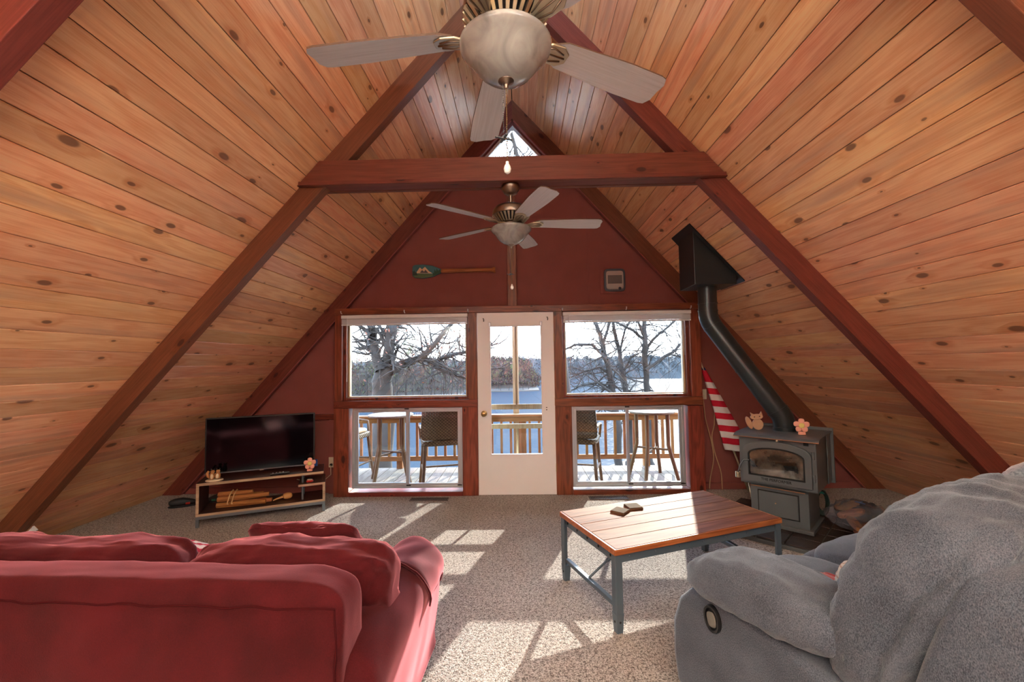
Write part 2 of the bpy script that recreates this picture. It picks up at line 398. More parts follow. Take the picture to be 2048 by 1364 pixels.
def rafter(s, y0, t, dv, name='rafter'):
    """rafter on side s, its cross section is cut plumb at the ridge and level at the floor"""
    dn = Vector((s * cos(TH), 0, -sin(TH))); yd = Vector((0, 1, 0)); nr = Vector((-s * sin(TH), 0, -cos(TH)))
    dp = dv * cos(TH)
    L0 = SL / 2
    m = MB()
    # local: x along slope from middle, y across, z into the room
    zt = dp
    pts = [(-L0, 0), (L0, 0), (L0 - zt / TN, zt), (-L0 + zt * TN, zt)]
    m.loft([[(x, -t / 2, z) for x, z in pts], [(x, t / 2, z) for x, z in pts]])
    o = m.build(name, MT['beam'], ceiling, bevel=.003)
    yax = nr.cross(dn)
    mm = Matrix((dn, yax, nr)).transposed().to_4x4(); mm.translation = Vector((AX, y0 + t / 2, AZ)) + dn * L0
    o.matrix_world = mm
    return o
for y in TR:
    for s in (-1, 1): rafter(s, y, RT, DV)
for s in (-1, 1): rafter(s, 4.979, .09, .236)
# collar ties: a board on each face of the rafters with a packing between
CZ = 2.814
for y in TR[:2]:
    zt = CZ + .188
    for (ya, yb) in ((y - .038, y - .0005), (y + RT + .0005, y + RT + .038)):
        m = MB(); m.prism([(AX - hw(CZ) + .003 - AX, 0), (hw(CZ) - .003, 0), (hw(zt) - .003, zt - CZ), (-hw(zt) + .003, zt - CZ)][:4] if False else
                          [(-hw(CZ) + .004, 0), (hw(CZ) - .004, 0), (hw(zt) - .004, zt - CZ), (-hw(zt) + .004, zt - CZ)], -(yb - ya) / 2, (yb - ya) / 2)
        o = m.build('collar_tie', MT['beam'], ceiling, bevel=.003); o.location = (AX, (ya + yb) / 2, CZ)
    w1 = hw(CZ) - DV / TN - .012
    m = MB(); m.bb(-w1, w1, -RT / 2, RT / 2, .004, .05); o = m.build('collar_packing', MT['beam'], ceiling, bevel=.002); o.location = (AX, y + RT / 2, CZ)
    # thin bead along the bottom of the near board
    m = MB(); m.bb(-hw(CZ) + .02, hw(CZ) - .02, -.006, .004, 0, .026); o = m.build('collar_bead', MT['beam'], ceiling, bevel=.002); o.location = (AX, y - .042, CZ + .001)

# ---- far gable wall
gx = hw
wf = MB()
def gable(mb, y0, y1, holes):
    """triangle wall cut into horizontal strips around rectangular holes (x0,x1,z0,z1)"""
    zs = sorted({0.0, 4.55} | {h[2] for h in holes} | {h[3] for h in holes})
    for z0, z1 in zip(zs[:-1], zs[1:]):
        xs = sorted([(h[0], h[1]) for h in holes if h[2] <= z0 + 1e-6 and h[3] >= z1 - 1e-6])
        L0, L1 = AX - gx(z0), AX - gx(z1); R0, R1 = AX + gx(z0), AX + gx(z1)
        cur0, cur1 = L0, L1
        for a, b in xs + [(R0, None)]:
            e0, e1 = (a, a) if b is not None else (R0, R1)
            mb.loft([[(cur0, y0, z0), (e0, y0, z0), (e1, y0, z1), (cur1, y0, z1)], [(cur0, y1, z0), (e0, y1, z0), (e1, y1, z1), (cur1, y1, z1)]])
            cur0 = cur1 = b
TZ0 = 3.80
holes = [(-2.06, 1.93, .02, 2.05)]
def wall_poly():
    # panel with the big framed opening and, near the ridge, the triangular light
    gable(wf, 5.05, 5.13, [(-2.06, 1.93, .02, 2.05), ])
# split at the triangular light: strips above TZ0 are left open except for narrow bands beside the rafters
zs = [0, .02, 2.05, TZ0]
for z0, z1 in zip(zs[:-1], zs[1:]):
    segs = [(AX - gx(z0), AX - gx(z1), AX + gx(z0), AX + gx(z1))]
    if z0 == .02: segs = [(AX - gx(z0), AX - gx(z1), -2.06, -2.06), (1.93, 1.93, AX + gx(z0), AX + gx(z1))]
    for a0, a1, b0, b1 in segs:
        wf.loft([[(a0, 5.05, z0), (b0, 5.05, z0), (b1, 5.05, z1), (a1, 5.05, z1)], [(a0, 5.13, z0), (b0, 5.13, z0), (b1, 5.13, z1), (a1, 5.13, z1)]])
TAp = 4.33                                  # apex of the triangular light
def tw(z): return (TAp - z) / TN
for s in (-1, 1):
    p = [(AX + s * tw(TZ0), TZ0), (AX + s * gx(TZ0), TZ0), (AX, AZ), (AX, TAp)]
    wf.loft([[(x, 5.05, z) for x, z in p], [(x, 5.13, z) for x, z in p]])
wall_front = wf.build('wall_front', MT['panel'], kind='structure')

def wpart(name, x0, x1, y0, y1, z0, z1, mat='frame', bevel=.004, parent=None):
    m = MB(); cx, cy_, cz = (x0 + x1) / 2, (y0 + y1) / 2, (z0 + z1) / 2
    m.bb(x0 - cx, x1 - cx, y0 - cy_, y1 - cy_, z0 - cz, z1 - cz)
    o = m.build(name, MT[mat], parent or wall_front, bevel=bevel); o.location = (cx, cy_, cz); return o
YO = 5.14
wpart('header', -2.122, 2.014, W, YO, 2.046, 2.119, 'frame_x')
wpart('post', -2.125, -1.955, W, YO, .0, .983)
wpart('post', -2.118, -2.035, W, YO, 1.066, 2.045)
wpart('post', -.668, -.494, W + .002, YO, .0, .983)
wpart('post', -.592, -.494, W + .002, YO, 1.066, 2.045)
wpart('post', .374, .558, W + .002, YO, .0, .972)
wpart('post', .374, .474, W + .002, YO, 1.066, 2.045)
wpart('post', 1.846, 2.016, W, YO, .0, .966)
wpart('post', 1.900, 2.016, W, YO, 1.066, 2.045)
wpart('sill_rail', -2.125, -.494, W - .004, YO, .984, 1.065, 'frame_x')
wpart('sill_rail', .374, 2.016, W - .004, YO, .973, 1.065, 'frame_x')
wpart('bottom_rail', -1.954, -.669, W - .002, YO, .0, .048, 'frame_x')
wpart('bottom_rail', .559, 1.845, W - .002, YO, .0, .055, 'frame_x')
# centre stud strip, ledger boards and base trim on the panel
wpart('stud', AX - .085, AX + .02, 5.01, 5.049, 2.122, 3.70, 'frame', .003)
wpart('ledger', -3.22, -2.13, 4.99, 5.049, .845, .905, 'frame_x', .003)
wpart('stud', -2.235, -2.165, 4.985, 5.049, .0, .843, 'panel', .003)
wpart('panel_seam', .80, .815, 5.042, 5.049, 2.125, 3.2, 'panel', .002)
b1 = MB(); b1.bb(-4.0, -2.14, 5.018, 5.048, .0, .07); b1.build('baseboard_front', MT['panel'], bevel=.004, kind='structure')
b2 = MB(); b2.bb(2.03, 3.9, 5.018, 5.048, .0, .07); b2.build('baseboard_front.001', MT['panel'], bevel=.004, kind='structure')
# thin trim strips along the inner edge of the end rafters
for s in (-1, 1):
    dn = Vector((s * cos(TH), 0, -sin(TH))); off = .255
    p0 = Vector((AX, 4.99, AZ - off)) + dn * .02; p1 = Vector((AX, 4.99, AZ - off)) + dn * ((AZ - off) / sin(TH) - .02)
    local_beam('trim_strip', p0, p1, .05, .014, MT['panel'], wall_front, .002)

# ---- windows and door
def glazed(name, x0, x1, z0, z1, y, fw_, mat, d=.05, mull=(), label=None):
    root = empty(name, ((x0 + x1) / 2, y, z0), kind='structure')
    w2 = (x1 - x0) / 2; h = z1 - z0
    for nm, a in (('frame_stile', (-w2, -w2 + fw_, 0, h)), ('frame_stile', (w2 - fw_, w2, 0, h)), ('frame_rail', (-w2 + fw_, w2 - fw_, 0, fw_)), ('frame_rail', (-w2 + fw_, w2 - fw_, h - fw_, h))):
        m = MB(); m.bb(a[0], a[1], -d / 2, d / 2, a[2], a[3]); m.build(nm, MT[mat], root, bevel=.003)
    return root, w2, h
MT['pale_stop'] = plain('pale_window_stop', srgb(196, 176, 138), .5)
for name, x0, x1, z0, z1 in (('window_1', -2.034, -.593, 1.067, 2.044), ('window_2', .475, 1.899, 1.067, 2.044)):
    r_, w2, h = glazed(name, x0, x1, z0, z1, 4.97, .028, 'frame', d=.1)
    for a in ((-w2 + .028, -w2 + .046, .028, h - .028), (w2 - .046, w2 - .028, .028, h - .028), (-w2 + .046, w2 - .046, .028, .042), (-w2 + .046, w2 - .046, h - .042, h - .028)):
        m = MB(); m.bb(a[0], a[1], .0, .06, a[2], a[3]); m.build('glazing_stop', MT['pale_stop'], r_, bevel=.002)
    m = MB(); m.bb(-w2 + .03, w2 - .03, .026, .030, .03, h - .03); m.build('pane', MT['glass'], r_)
for name, x0, x1, z0, z1 in (('window_3', -1.927, -.672, .082, .979), ('window_4', .561, 1.815, .075, .969)):
    r_, w2, h = glazed(name, x0, x1, z0, z1, 4.93, .026, 'alu', d=.07)
    for k, (a, b, yy) in enumerate(((-w2 + .024, .018, .012), (-.018, w2 - .024, -.014))):
        for q in ((a, a + .032, .024, h - .024), (b - .032, b, .024, h - .024), (a + .032, b - .032, .024, .05), (a + .032, b - .032, h - .05, h - .024)):
            m = MB(); m.bb(q[0], q[1], yy - .012, yy + .012, q[2], q[3]); m.build('sash_bar', MT['alu'], r_, bevel=.002)
        m = MB(); m.bb(a + .03, b - .03, yy - .002, yy + .002, .045, h - .045); m.build('pane', MT['glass'], r_)
    for (xx, zz) in ((.0, h - .012), (.02, .03), (w2 - .03, .03)):
        m = MB(); m.bb(xx - .03, xx + .02, -.04, -.026, zz - .006, zz + .006); m.build('latch', MT['black_plastic'], r_, bevel=.002)
    # dark side gap between frame and post
tri = empty('window_5', (AX, 5.08, TZ0), kind='structure')
ha = TAp - TZ0
for s in (-1, 1):
    k = .026
    m = MB(); p = [(s * tw(TZ0), 0), (s * (tw(TZ0) - k * 1.5), 0), (0, ha - k * 1.7), (0, ha)]
    m.loft([[(x, -.02, z) for x, z in p], [(x, .03, z) for x, z in p]]); m.build('frame_bar', MT['vinyl'], tri)
m = MB(); m.bb(-tw(TZ0) + .04, tw(TZ0) - .04, -.02, .03, 0, .03); m.build('frame_bar', MT['vinyl'], tri)
m = MB(); m.prism([(-tw(TZ0) + .05, .02), (tw(TZ0) - .05, .02), (0, ha - .05)], .0, .004); m.build('pane', MT['glass'], tri)

door = empty('door_1', (-.058, W + .012, 0), kind='structure')
dw, dh = .433, 2.04
gx0, gx1, gz0, gz1 = -.287, .287, .448, 1.886
for nm, a in (('stile', (-dw, gx0, .006, dh)), ('stile', (gx1, dw, .006, dh)), ('lower_panel', (gx0, gx1, .006, gz0)), ('top_rail', (gx0, gx1, gz1, dh))):
    m = MB(); m.bb(a[0], a[1], 0, .044, a[2], a[3]); m.build(nm, MT['white'], door)
for a in ((gx0 - .012, gx0 + .004, gz0 - .012, gz1 + .012), (gx1 - .004, gx1 + .012, gz0 - .012, gz1 + .012), (gx0, gx1, gz0 - .012, gz0 + .004), (gx0, gx1, gz1 - .004, gz1 + .012)):
    m = MB(); m.bb(a[0], a[1], -.006, .012, a[2], a[3]); m.build('glazing_bead', MT['white'], door, bevel=.003)
m = MB(); m.bb(gx0, gx1, .02, .024, gz0, gz1); m.build('pane', MT['glass'], door)
m = MB(); m.lathe([(.001, 0), (.034, 0), (.034, .006), (.016, .012), (.014, .034), (.026, .044), (.03, .056), (.026, .068), (.012, .074), (.001, .074)], 20)
MT['brass'] = plain('aged_brass', srgb(156, 132, 90), .3, .9)
k = m.build('knob', MT['brass'], door, smooth=40); k.location = (-.366, 0, .905); k.rotation_euler = (R(90), 0, 0)
for xx, zz in ((-.362, 1.96), (.362, 1.965)):
    m = MB(); m.tube([(xx, -.002, zz + .018), (xx, -.02, zz + .016), (xx + .006, -.022, zz + .002), (xx + .004, -.014, zz - .018)], .005, 6); m.build('hook', MT['black_iron'], door, smooth=True)
for xx in (-.29, .29):
    m = MB(); m.bb(xx - .012, xx + .012, -.012, 0, 1.885, 1.935); m.build('shade_bracket', MT['alu'], door, bevel=.003)
for zz in (.94, .965): 
    m = MB(); m.bb(.33, .345, -.004, 0, zz - .004, zz + .004); m.build('screw_hole', MT['dark'], door)
for zz in (.3, 1.03, 1.75):
    m = MB(); m.bb(.43, .44, -.01, .012, zz - .045, zz + .045); m.build('hinge', MT['brass'], door, bevel=.002)

# ---- gable behind the camera
rb = MB()
gable(rb, YB - .1, YB, [])
wall_back = rb.build('wall_back', MT['panel'], kind='structure')
# ------------------------------------------------------------------ blinds on the upper windows
def blind(x0, x1, ztop, label):
    root = empty('window_blind', ((x0 + x1) / 2, W - .018, ztop), label=label, cat='blind', group='raised window blinds')
    w2 = (x1 - x0) / 2
    m = MB(); m.bb(-w2, w2, -.022, .016, -.04, 0); m.build('head_rail', MT['vinyl'], root, bevel=.004)
    for i in range(9):
        m = MB(); m.bb(-w2 + .006, w2 - .006, -.02, .014, -.046 - i * .0062 - .004, -.046 - i * .0062); m.build('slat', MT['vinyl'], root)
    m = MB(); m.bb(-w2 + .004, w2 - .004, -.02, .014, -.118, -.103); m.build('bottom_rail', MT['vinyl'], root, bevel=.004)
    m = MB(); m.tube([(-w2 + .07, -.024, -.02), (-w2 + .072, -.026, -.75)], .003, 6); m.build('tilt_wand', MT['vinyl'], root)
    m = MB(); m.tube([(w2 - .09, -.024, -.02), (w2 - .088, -.025, -.5)], .0016, 5); m.tube([(w2 - .10, -.024, -.02), (w2 - .102, -.025, -.5)], .0016, 5); m.build('lift_cord', MT['vinyl'], root)
    for xx in (-w2 - .004, 0, w2 + .004):
        m = MB(); m.tube([(xx, .012, .02), (xx, -.012, .028), (xx, -.018, .05)], .006, 6); m.build('curtain_hook', MT['vinyl'], root)
blind(-2.03, -.594, 2.036, 'raised white blind across the top of the window showing the forked tree')
blind(.478, 1.906, 2.03, 'raised white blind across the top of the window beside the stove pipe')

# ------------------------------------------------------------------ red sofa, its back to the room
def wr(p, sc, amp, sx=(1, 1, 1)):
    return fbm((p[0] * sx[0], p[1] * sx[1], p[2] * sx[2]), sc, 3) * amp
SA = R(-2.8)
sofa = empty('sofa', (-.556, 1.305, 0), SA, label='long red suede sofa with its back turned to the room', cat='sofa')
# local: x to the right with 0 at the right end of the back frame, y forward, z up
SB = 2.2
m = MB(); m.soft((-SB / 2, .50, .245), (SB - .1, .84, .37), e=12, n=10); m.build('base', MT['red_fabric'], sofa, smooth=True)
def backfn(u, v, w, p):
    t = max(0, w); 
    y = p.y + .055 * t * t * (.5 - .5 * v)
    return (p.x + .004 * wr(p, 5, 1), y + wr((p.x, p.z, 1), 3.0, .012), p.z + (.006 * wr((p.x * 1.2, p.y, 3), 5, 1) if w > .5 else 0))
m = MB(); m.soft((-SB / 2, .10, .415), (SB, .20, .75), e=14, n=40, fn=backfn); back = m.build('back_frame', MT['red_fabric'], sofa, smooth=True)
m = MB(); m.tube([(-SB + .02 + i * (SB - .03) / 60, .004 + .003 * sin(i * 1.7), .742 + .003 * sin(i * 1.1)) for i in range(61)], .003, 6); m.build('top_seam', MT['seam'], back, smooth=True)
m = MB(); m.tube([(-.012 + .003 * sin(i), .012, .06 + i * .68 / 24) for i in range(25)], .003, 6); m.build('side_seam', MT['seam'], back, smooth=True)
def arm(sx, name='arm'):
    """rolled arm: a drum on a panel"""
    rings = []; n = 36
    for j in range(19):
        t = j / 18; y = .03 + t * .94
        rad = .135 * (1 if t < .97 else .93) * (1 + .03 * sin(t * 5))
        if t > .985: rad *= .75
        zc = .47 - .015 * t + (.03 if t < .12 else 0) * (0)
        zc -= .06 * max(0, (.25 - t) / .25) ** 2
        ring = []
        for k in range(n):
            a = -pi * .5 + 2 * pi * k / n
            x = cos(a) * rad; z = zc + sin(a) * rad
            if sin(a) < -.25:                      # panel below the roll
                f = (-.25 - sin(a)) / .75
                x = cos(a) * rad * (1 - f) + (math.copysign(.092, cos(a) if abs(cos(a)) > 1e-6 else 1)) * f
                z = (zc - .25 * rad) * (1 - f ** .5) + .055 * f ** .5
            q = Vector((x, y, z)); dd = wr((q.x * 2 + 9, q.y, q.z), 5, .012)
            ring.append((x + dd, y + .02 * cos(a) * 0, z + dd * .8))
        rings.append(ring)
    m = MB(); m.loft(rings); o = m.build(name, MT['red_fabric'], sofa, smooth=60, sub=1); o.location = (sx, 0, 0); return o, rings
ar, rings = arm(-.035)
al, _ = arm(-SB + .045)
def cover(parent):
    """loose cover over the front of an arm with a hem"""
    m = MB(); rr_ = []
    for j in range(11, 19):
        rg = rings[j]; cx = 0; cz = .47
        new = []
        ks = [k for k in range(36) if rg[k][2] > .30]
        ks = sorted(ks, key=lambda k: k)
        for k in ks:
            x, y, z = rg[k]; d = Vector((x, 0, z - .46)); d.normalize()
            g = .013 + .006 * sin(j * 1.9 + k * .7)
            drop = .03 * sin(k * .5 + j)
            new.append((x + d.x * g, y + (.022 if j == 18 else 0) - (.02 if j == 11 else 0), z + d.z * g))
        rr_.append(new)
    nn = min(len(r_) for r_ in rr_); vs = []; fs = []
    for r_ in rr_: vs += r_[:nn]
    for i in range(len(rr_) - 1):
        for k in range(nn - 1): fs.append((i * nn + k, i * nn + k + 1, (i + 1) * nn + k + 1, (i + 1) * nn + k))
    fs.append(tuple((len(rr_) - 1) * nn + k for k in range(nn)))
    m.add(vs, fs); o = m.build('arm_cover', MT['red_fabric'], parent, smooth=True, sub=1)
    so_ = o.modifiers.new('thick', 'SOLIDIFY'); so_.thickness = .006
    m2 = MB(); m2.tube(rr_[0][:nn], .005, 6); m2.build('hem', MT['red_fabric'], parent, smooth=True)
cover(ar); cover(al)
def cush(x0, x1, name, seed, y=.38, z=.60, h=.40, d=.21):
    L = x1 - x0
    def fn(u, v, w, p):
        puff = 1 + .10 * (1 - u * u) * (1 - w * w)
        q = Vector((p.x, p.y * puff, p.z * (1 + .03 * cos(u * 5 + seed))))
        q.z += .010 * fbm((u * 2.2 + seed, v, w), 1.6, 3)
        ew = max(0, abs(u) - .55) / .45
        q.x += -.03 * math.copysign(ew, u) * (1 - w * w)
        q.y += .016 * fbm((u * 3 + seed, w * 2, v), 2.2, 3) + .012 * ew * sin(w * 9 + u * 3 + seed)
        q.z += .014 * ew * sin(v * 7 + seed)
        q.y -= q.z * .10
        return q
    m = MB(); m.soft(((x0 + x1) / 2, y, z), (L, d, h), e=4.6, n=30, fn=fn); return m.build(name, MT['red_fabric'], sofa, smooth=True)
cush(-.765, .075, 'back_cushion', 1.0, z=.595)
cush(-1.86, -.75, 'back_cushion', 3.3, z=.585)
for x0, x1 in ((-1.1, -.18), (-2.02, -1.11)):
    m = MB(); m.soft(((x0 + x1) / 2, .60, .45), (x1 - x0, .68, .17), e=5, n=14); m.build('seat_cushion', MT['red_fabric'], sofa, smooth=True)
for x in (-.1, -SB + .1):
    for y in (.09, .86):
        m = MB(); m.lathe([(.02, 0), (.028, .08)], 10); f_ = m.build('foot', MT['black_plastic'], sofa); f_.location = (x, y, 0)

def pillow(name, loc, size, rot, mat, label, seed=0, n=18):
    def fn(u, v, w, p):
        e = 1 - .16 * (abs(u) ** 2) * 0
        t = sqrt(max(0, (1 - u * u) * (1 - v * v)))
        corner = (abs(u) * abs(v)) ** 3
        return (p.x * (1 + .06 * corner), p.y * (1 + .06 * corner), p.z * (.18 + .82 * t) + .01 * fbm((u * 2 + seed, v * 2, w), 2, 2))
    m = MB(); m.soft((0, 0, 0), size, e=9, n=n, fn=fn); o = m.build(name, mat, None, smooth=True)
    o.location = loc; o.rotation_euler = rot
    return tag(o, label=label, cat='pillow')
pillow('throw_pillow', (-.925, 1.925, .670), (.46, .34, .14), (R(-48), R(0), R(-3)), MT['red_fabric'], 'flat red throw pillow leaning on the sofa seat beside the rolled arm', 2)
def striped():
    m, n, l, b = newmat('red_white_stripe')
    tc = n.new('ShaderNodeTexCoord'); w_ = n.new('ShaderNodeTexWave'); w_.inputs['Scale'].default_value = 7; w_.bands_direction = 'X'
    l.new(tc.outputs['Object'], w_.inputs['Vector']); rp = n.new('ShaderNodeValToRGB'); rp.color_ramp.interpolation = 'CONSTANT'
    rp.color_ramp.elements[0].color = srgb(196, 40, 66); rp.color_ramp.elements[1].position = .5; rp.color_ramp.elements[1].color = srgb(222, 208, 204)
    l.new(w_.outputs['Fac'], rp.inputs[0]); l.new(rp.outputs[0], b.inputs['Base Color']); b.inputs['Roughness'].default_value = .9; return m
MT['stripe'] = striped()
pillow('striped_pillow', (-1.70, 1.996, .623), (.44, .34, .13), (R(-26), R(0), R(-3)), MT['stripe'], 'red and white striped pillow leaning behind the sofa back cushions', 5)

# ------------------------------------------------------------------ grey reclining loveseat
LA = R(25)
lov = empty('recliner_loveseat', (.73, 1.85, 0), LA, label='grey plush reclining loveseat with padded arm and recliner latch', cat='sofa')
G = MT['grey_fabric']; LW = 1.72
def side_panel(x0, x1, name):
    prof = [(.155, .05), (.175, .18), (.17, .32), (.13, .43), (.06, .50), (-.05, .52), (-.30, .50), (-.50, .46), (-.72, .44), (-.86, .42), (-.90, .28), (-.90, .05)]
    m = MB(); m.prism(prof, x0, x1, 'x'); return m.build(name, G, lov, smooth=35, bevel=.022)
def armpad(xc, name):
    def fn(u, v, w, p):
        y = p.y; z = p.z * (1 - .25 * max(0, v - .6) / .4)
        z += .03 * (1 - v * v) * (w > 0) + .05 * (-v) * .2
        z += -.03 * max(0, v) ** 2 
        z += .012 * fbm((v * 2, u, w + xc), 2.4, 2)
        x = p.x * (1 + .08 * (1 - v * v))
        return (x, y, z)
    m = MB(); m.soft((xc, -.215, .585), (.29, .64, .17), e=3.4, n=22, fn=fn); o = m.build(name, G, lov, smooth=True)
    return o
sp = side_panel(0, .15, 'side_panel'); side_panel(LW - .15, LW, 'side_panel')
ap = armpad(.105, 'arm_pad'); armpad(LW - .105, 'arm_pad')
# latch on the side
m = MB(); 
ov = [(cos(a) * .036, sin(a) * .052) for a in [2 * pi * k / 28 for k in range(28)]]
def ovr(s, x): return [(x, p[0] * s, p[1] * s) for p in ov]
m.loft([ovr(1, .012), ovr(1.02, -.008), ovr(.96, -.014), ovr(.80, -.012), ovr(.74, .0)], cap=True)
la = m.build('recliner_latch', MT['black_plastic'], lov, smooth=50); la.location = (-.004, -.06, .435); la.rotation_euler = (R(-10), 0, 0)
m = MB(); m.soft((0, 0, 0), (.012, .042, .058), e=3, n=8); q = m.build('latch_lever', plain('latch_grey', srgb(112, 112, 108), .4, .3), la, smooth=True); q.location = (-.006, .004, -.004)
def backrest(x0, x1, name, seed):
    L = x1 - x0
    def fn(u, v, w, p):
        # v forward, w up ; tilt backwards and puff at the head
        t = (w + 1) / 2
        th = .62 + .55 * sin(min(1, t) * pi * .62)
        y = p.y * th; z = p.z
        chan = .022 * (math.exp(-((t - .50) / .045) ** 2) + math.exp(-((t - .22) / .05) ** 2)) * max(0, min(1, v * 3)) * (1 - abs(u) ** 6)
        y -= chan
        y -= .25 * t ** 1.7
        z -= .05 * (abs(u) ** 3) * t + .03 * max(0, -v) * t
        z += .020 * fbm((u * 2.4 + seed, w * 2, v), 1.5, 3) * t
        y += .014 * fbm((u * 2 + seed, w * 3, v * 2), 2.2, 3)
        x = p.x * (1 - .02 * t)
        # seam between pillow and outer panel on the side, tuck under the head roll, gathers on the crown
        x *= 1 - .045 * math.exp(-((v + .30) / .10) ** 2) * abs(u) ** 6
        k_ = math.exp(-((t - .70) / .05) ** 2) * (.6 + .4 * max(-1, min(1, v * 2)))
        y -= .020 * k_ * max(0, min(1, v * 3)); x *= 1 - .022 * k_ * abs(u) ** 4
        if t > .72: z += .007 * sin(u * 24 + seed + v * 3) * (1 - u * u) * (t - .72) / .28; y += .008 * sin(u * 19 + seed * 2) * (1 - u * u)
        return (x, y, z)
    m = MB(); m.soft(((x0 + x1) / 2, -.535, .735), (L, .31, .69), e=4.0, n=44, fn=fn); return m.build(name, G, lov, smooth=True)
backrest(.0, LW / 2 - .002, 'backrest', 1.0); backrest(LW / 2 + .002, LW, 'backrest', 4.0)
# hard outer back shells behind the pillows
for x0, x1 in ((.004, LW / 2 - .008), (LW / 2 + .008, LW - .004)):
    def fn2(u, v, w, p):
        t = (w + 1) / 2
        return (p.x, p.y - .22 * t ** 1.4, p.z - .03 * abs(u) ** 4)
    m = MB(); m.soft(((x0 + x1) / 2, -.70, .53), (x1 - x0, .24, .88), e=9, n=20, fn=fn2); m.build('back_shell', G, lov, smooth=True)
for k, (x0, x1) in enumerate(((.17, LW / 2 - .002), (LW / 2 + .002, LW - .17))):
    def fn3(u, v, w, p):
        c = math.exp(-((v - .12) / .06) ** 2) * .03 * (w > 0)
        return (p.x, p.y, p.z + .022 * (1 - u * u) * (1 - v * v) * (w > 0) - c + .006 * fbm((u * 2 + k, v * 2, w), 2, 2))
    m = MB(); m.soft(((x0 + x1) / 2, -.21, .40), (x1 - x0, .74, .20), e=4.2, n=22, fn=fn3); m.build('seat_cushion', G, lov, smooth=True)
    def fn4(u, v, w, p): return (p.x, p.y + .02 * (1 - w * w) * (v > 0), p.z)
    m = MB(); m.soft(((x0 + x1) / 2, .13, .255), (x1 - x0, .14, .36), e=4.5, n=14, fn=fn4); m.build('footrest', G, lov, smooth=True)
m = MB(); m.bb(.12, LW - .12, -.86, .08, .05, .30); m.build('base_frame', MT['black_plastic'], lov)
# things lying on the loveseat
def plaid():
    m, n, l, b = newmat('cream_plaid')
    tc = n.new('ShaderNodeTexCoord'); sp_ = n.new('ShaderNodeSeparateXYZ'); l.new(tc.outputs['Object'], sp_.inputs[0])
    def lines(o, k): return math_(n, l, 'LESS_THAN', math_(n, l, 'FRACT', math_(n, l, 'MULTIPLY', o, k)), .16)
    f = math_(n, l, 'MAXIMUM', lines(sp_.outputs[0], 22), lines(sp_.outputs[1], 22))
    mx = n.new('ShaderNodeMix'); mx.data_type = 'RGBA'; mx.inputs['A'].default_value = srgb(196, 190, 182); mx.inputs['B'].default_value = srgb(176, 144, 132); l.new(f, mx.inputs['Factor'])
    l.new(mx.outputs['Result'], b.inputs['Base Color']); b.inputs['Roughness'].default_value = .95; return m
MT['plaid'] = plaid()
def lw(x, y, z): return (Matrix.Translation((.73, 1.85, 0)) @ Matrix.Rotation(LA, 4, 'Z') @ Vector((x, y, z)))
pillow('plaid_pillow', lw(.42, -.374, .622), (.30, .22, .10), (R(104), 0, LA), MT['plaid'], 'cream plaid pillow tucked against the grey loveseat backrest', 8)
m = MB(); m.soft((0, 0, 0), (.24, .12, .034), e=3, n=12, fn=lambda u, v, w, p: (p.x, p.y, p.z + .003 * sin(u * 24)))
MT['redknit'] = fabric('red_knit', srgb(140, 40, 36), srgb(180, 66, 56), sc=160)
o = m.build('folded_cloth', MT['redknit'], None, smooth=True, label='folded red knitted cloth lying on the grey loveseat seat', cat='cloth'); o.location = lw(.455, -.20, .533); o.rotation_euler = (0, 0, LA)
MT['rib'] = fabric('blue_rib_knit', srgb(96, 108, 122), srgb(150, 162, 174), sc=120)
from mathutils.bvhtree import BVHTree
def drape(target, x0, x1, y0, y1, th, nx=56, ny=30):
    """a folded ribbed cloth laid over the crown of one backrest, following its surface"""
    me = target.data; bv = BVHTree.FromPolygons([v.co for v in me.vertices], [tuple(p.vertices) for p in me.polygons])
    top, bot = [], []
    for j in range(ny + 1):
        for i in range(nx + 1):
            x = x0 + (x1 - x0) * i / nx; y = y0 + (y1 - y0) * j / ny
            h = bv.ray_cast(Vector((x, y, 2)), Vector((0, 0, -1)))
            n_ = h[1]; ed = min(i, nx - i, j, ny - j) / 3
            rib = .004 * abs(sin((i * .5 + j * .22) * 1.6))
            t_ = th * min(1, .35 + .65 * ed) + rib
            top.append(h[0] + n_ * t_); bot.append(h[0] - n_ * .003)
    w_ = nx + 1; N_ = len(top); fs = []
    for j in range(ny):
        for i in range(nx):
            k = j * w_ + i; fs += [(k, k + 1, k + w_ + 1, k + w_), (N_ + k, N_ + k + w_, N_ + k + w_ + 1, N_ + k + 1)]
    rim = list(range(nx)) + [nx + w_ * j for j in range(ny)] + [w_ * ny + i for i in range(nx, 0, -1)] + [w_ * j for j in range(ny, 0, -1)]
    for q in range(len(rim)):
        a_, b_ = rim[q], rim[(q + 1) % len(rim)]; fs.append((a_, b_, N_ + b_, N_ + a_))
    return MB().add(top + bot, fs)
bk2 = [c for c in lov.children if c.name.startswith('backrest')][1]
o = drape(bk2, LW / 2 + .10, LW / 2 + .60, -.86, -.56, .022).build('folded_throw', MT['rib'], None, smooth=40, label='blue grey ribbed throw folded over the top of the loveseat', cat='blanket')
o.location = (.73, 1.85, 0); o.rotation_euler = (0, 0, LA)

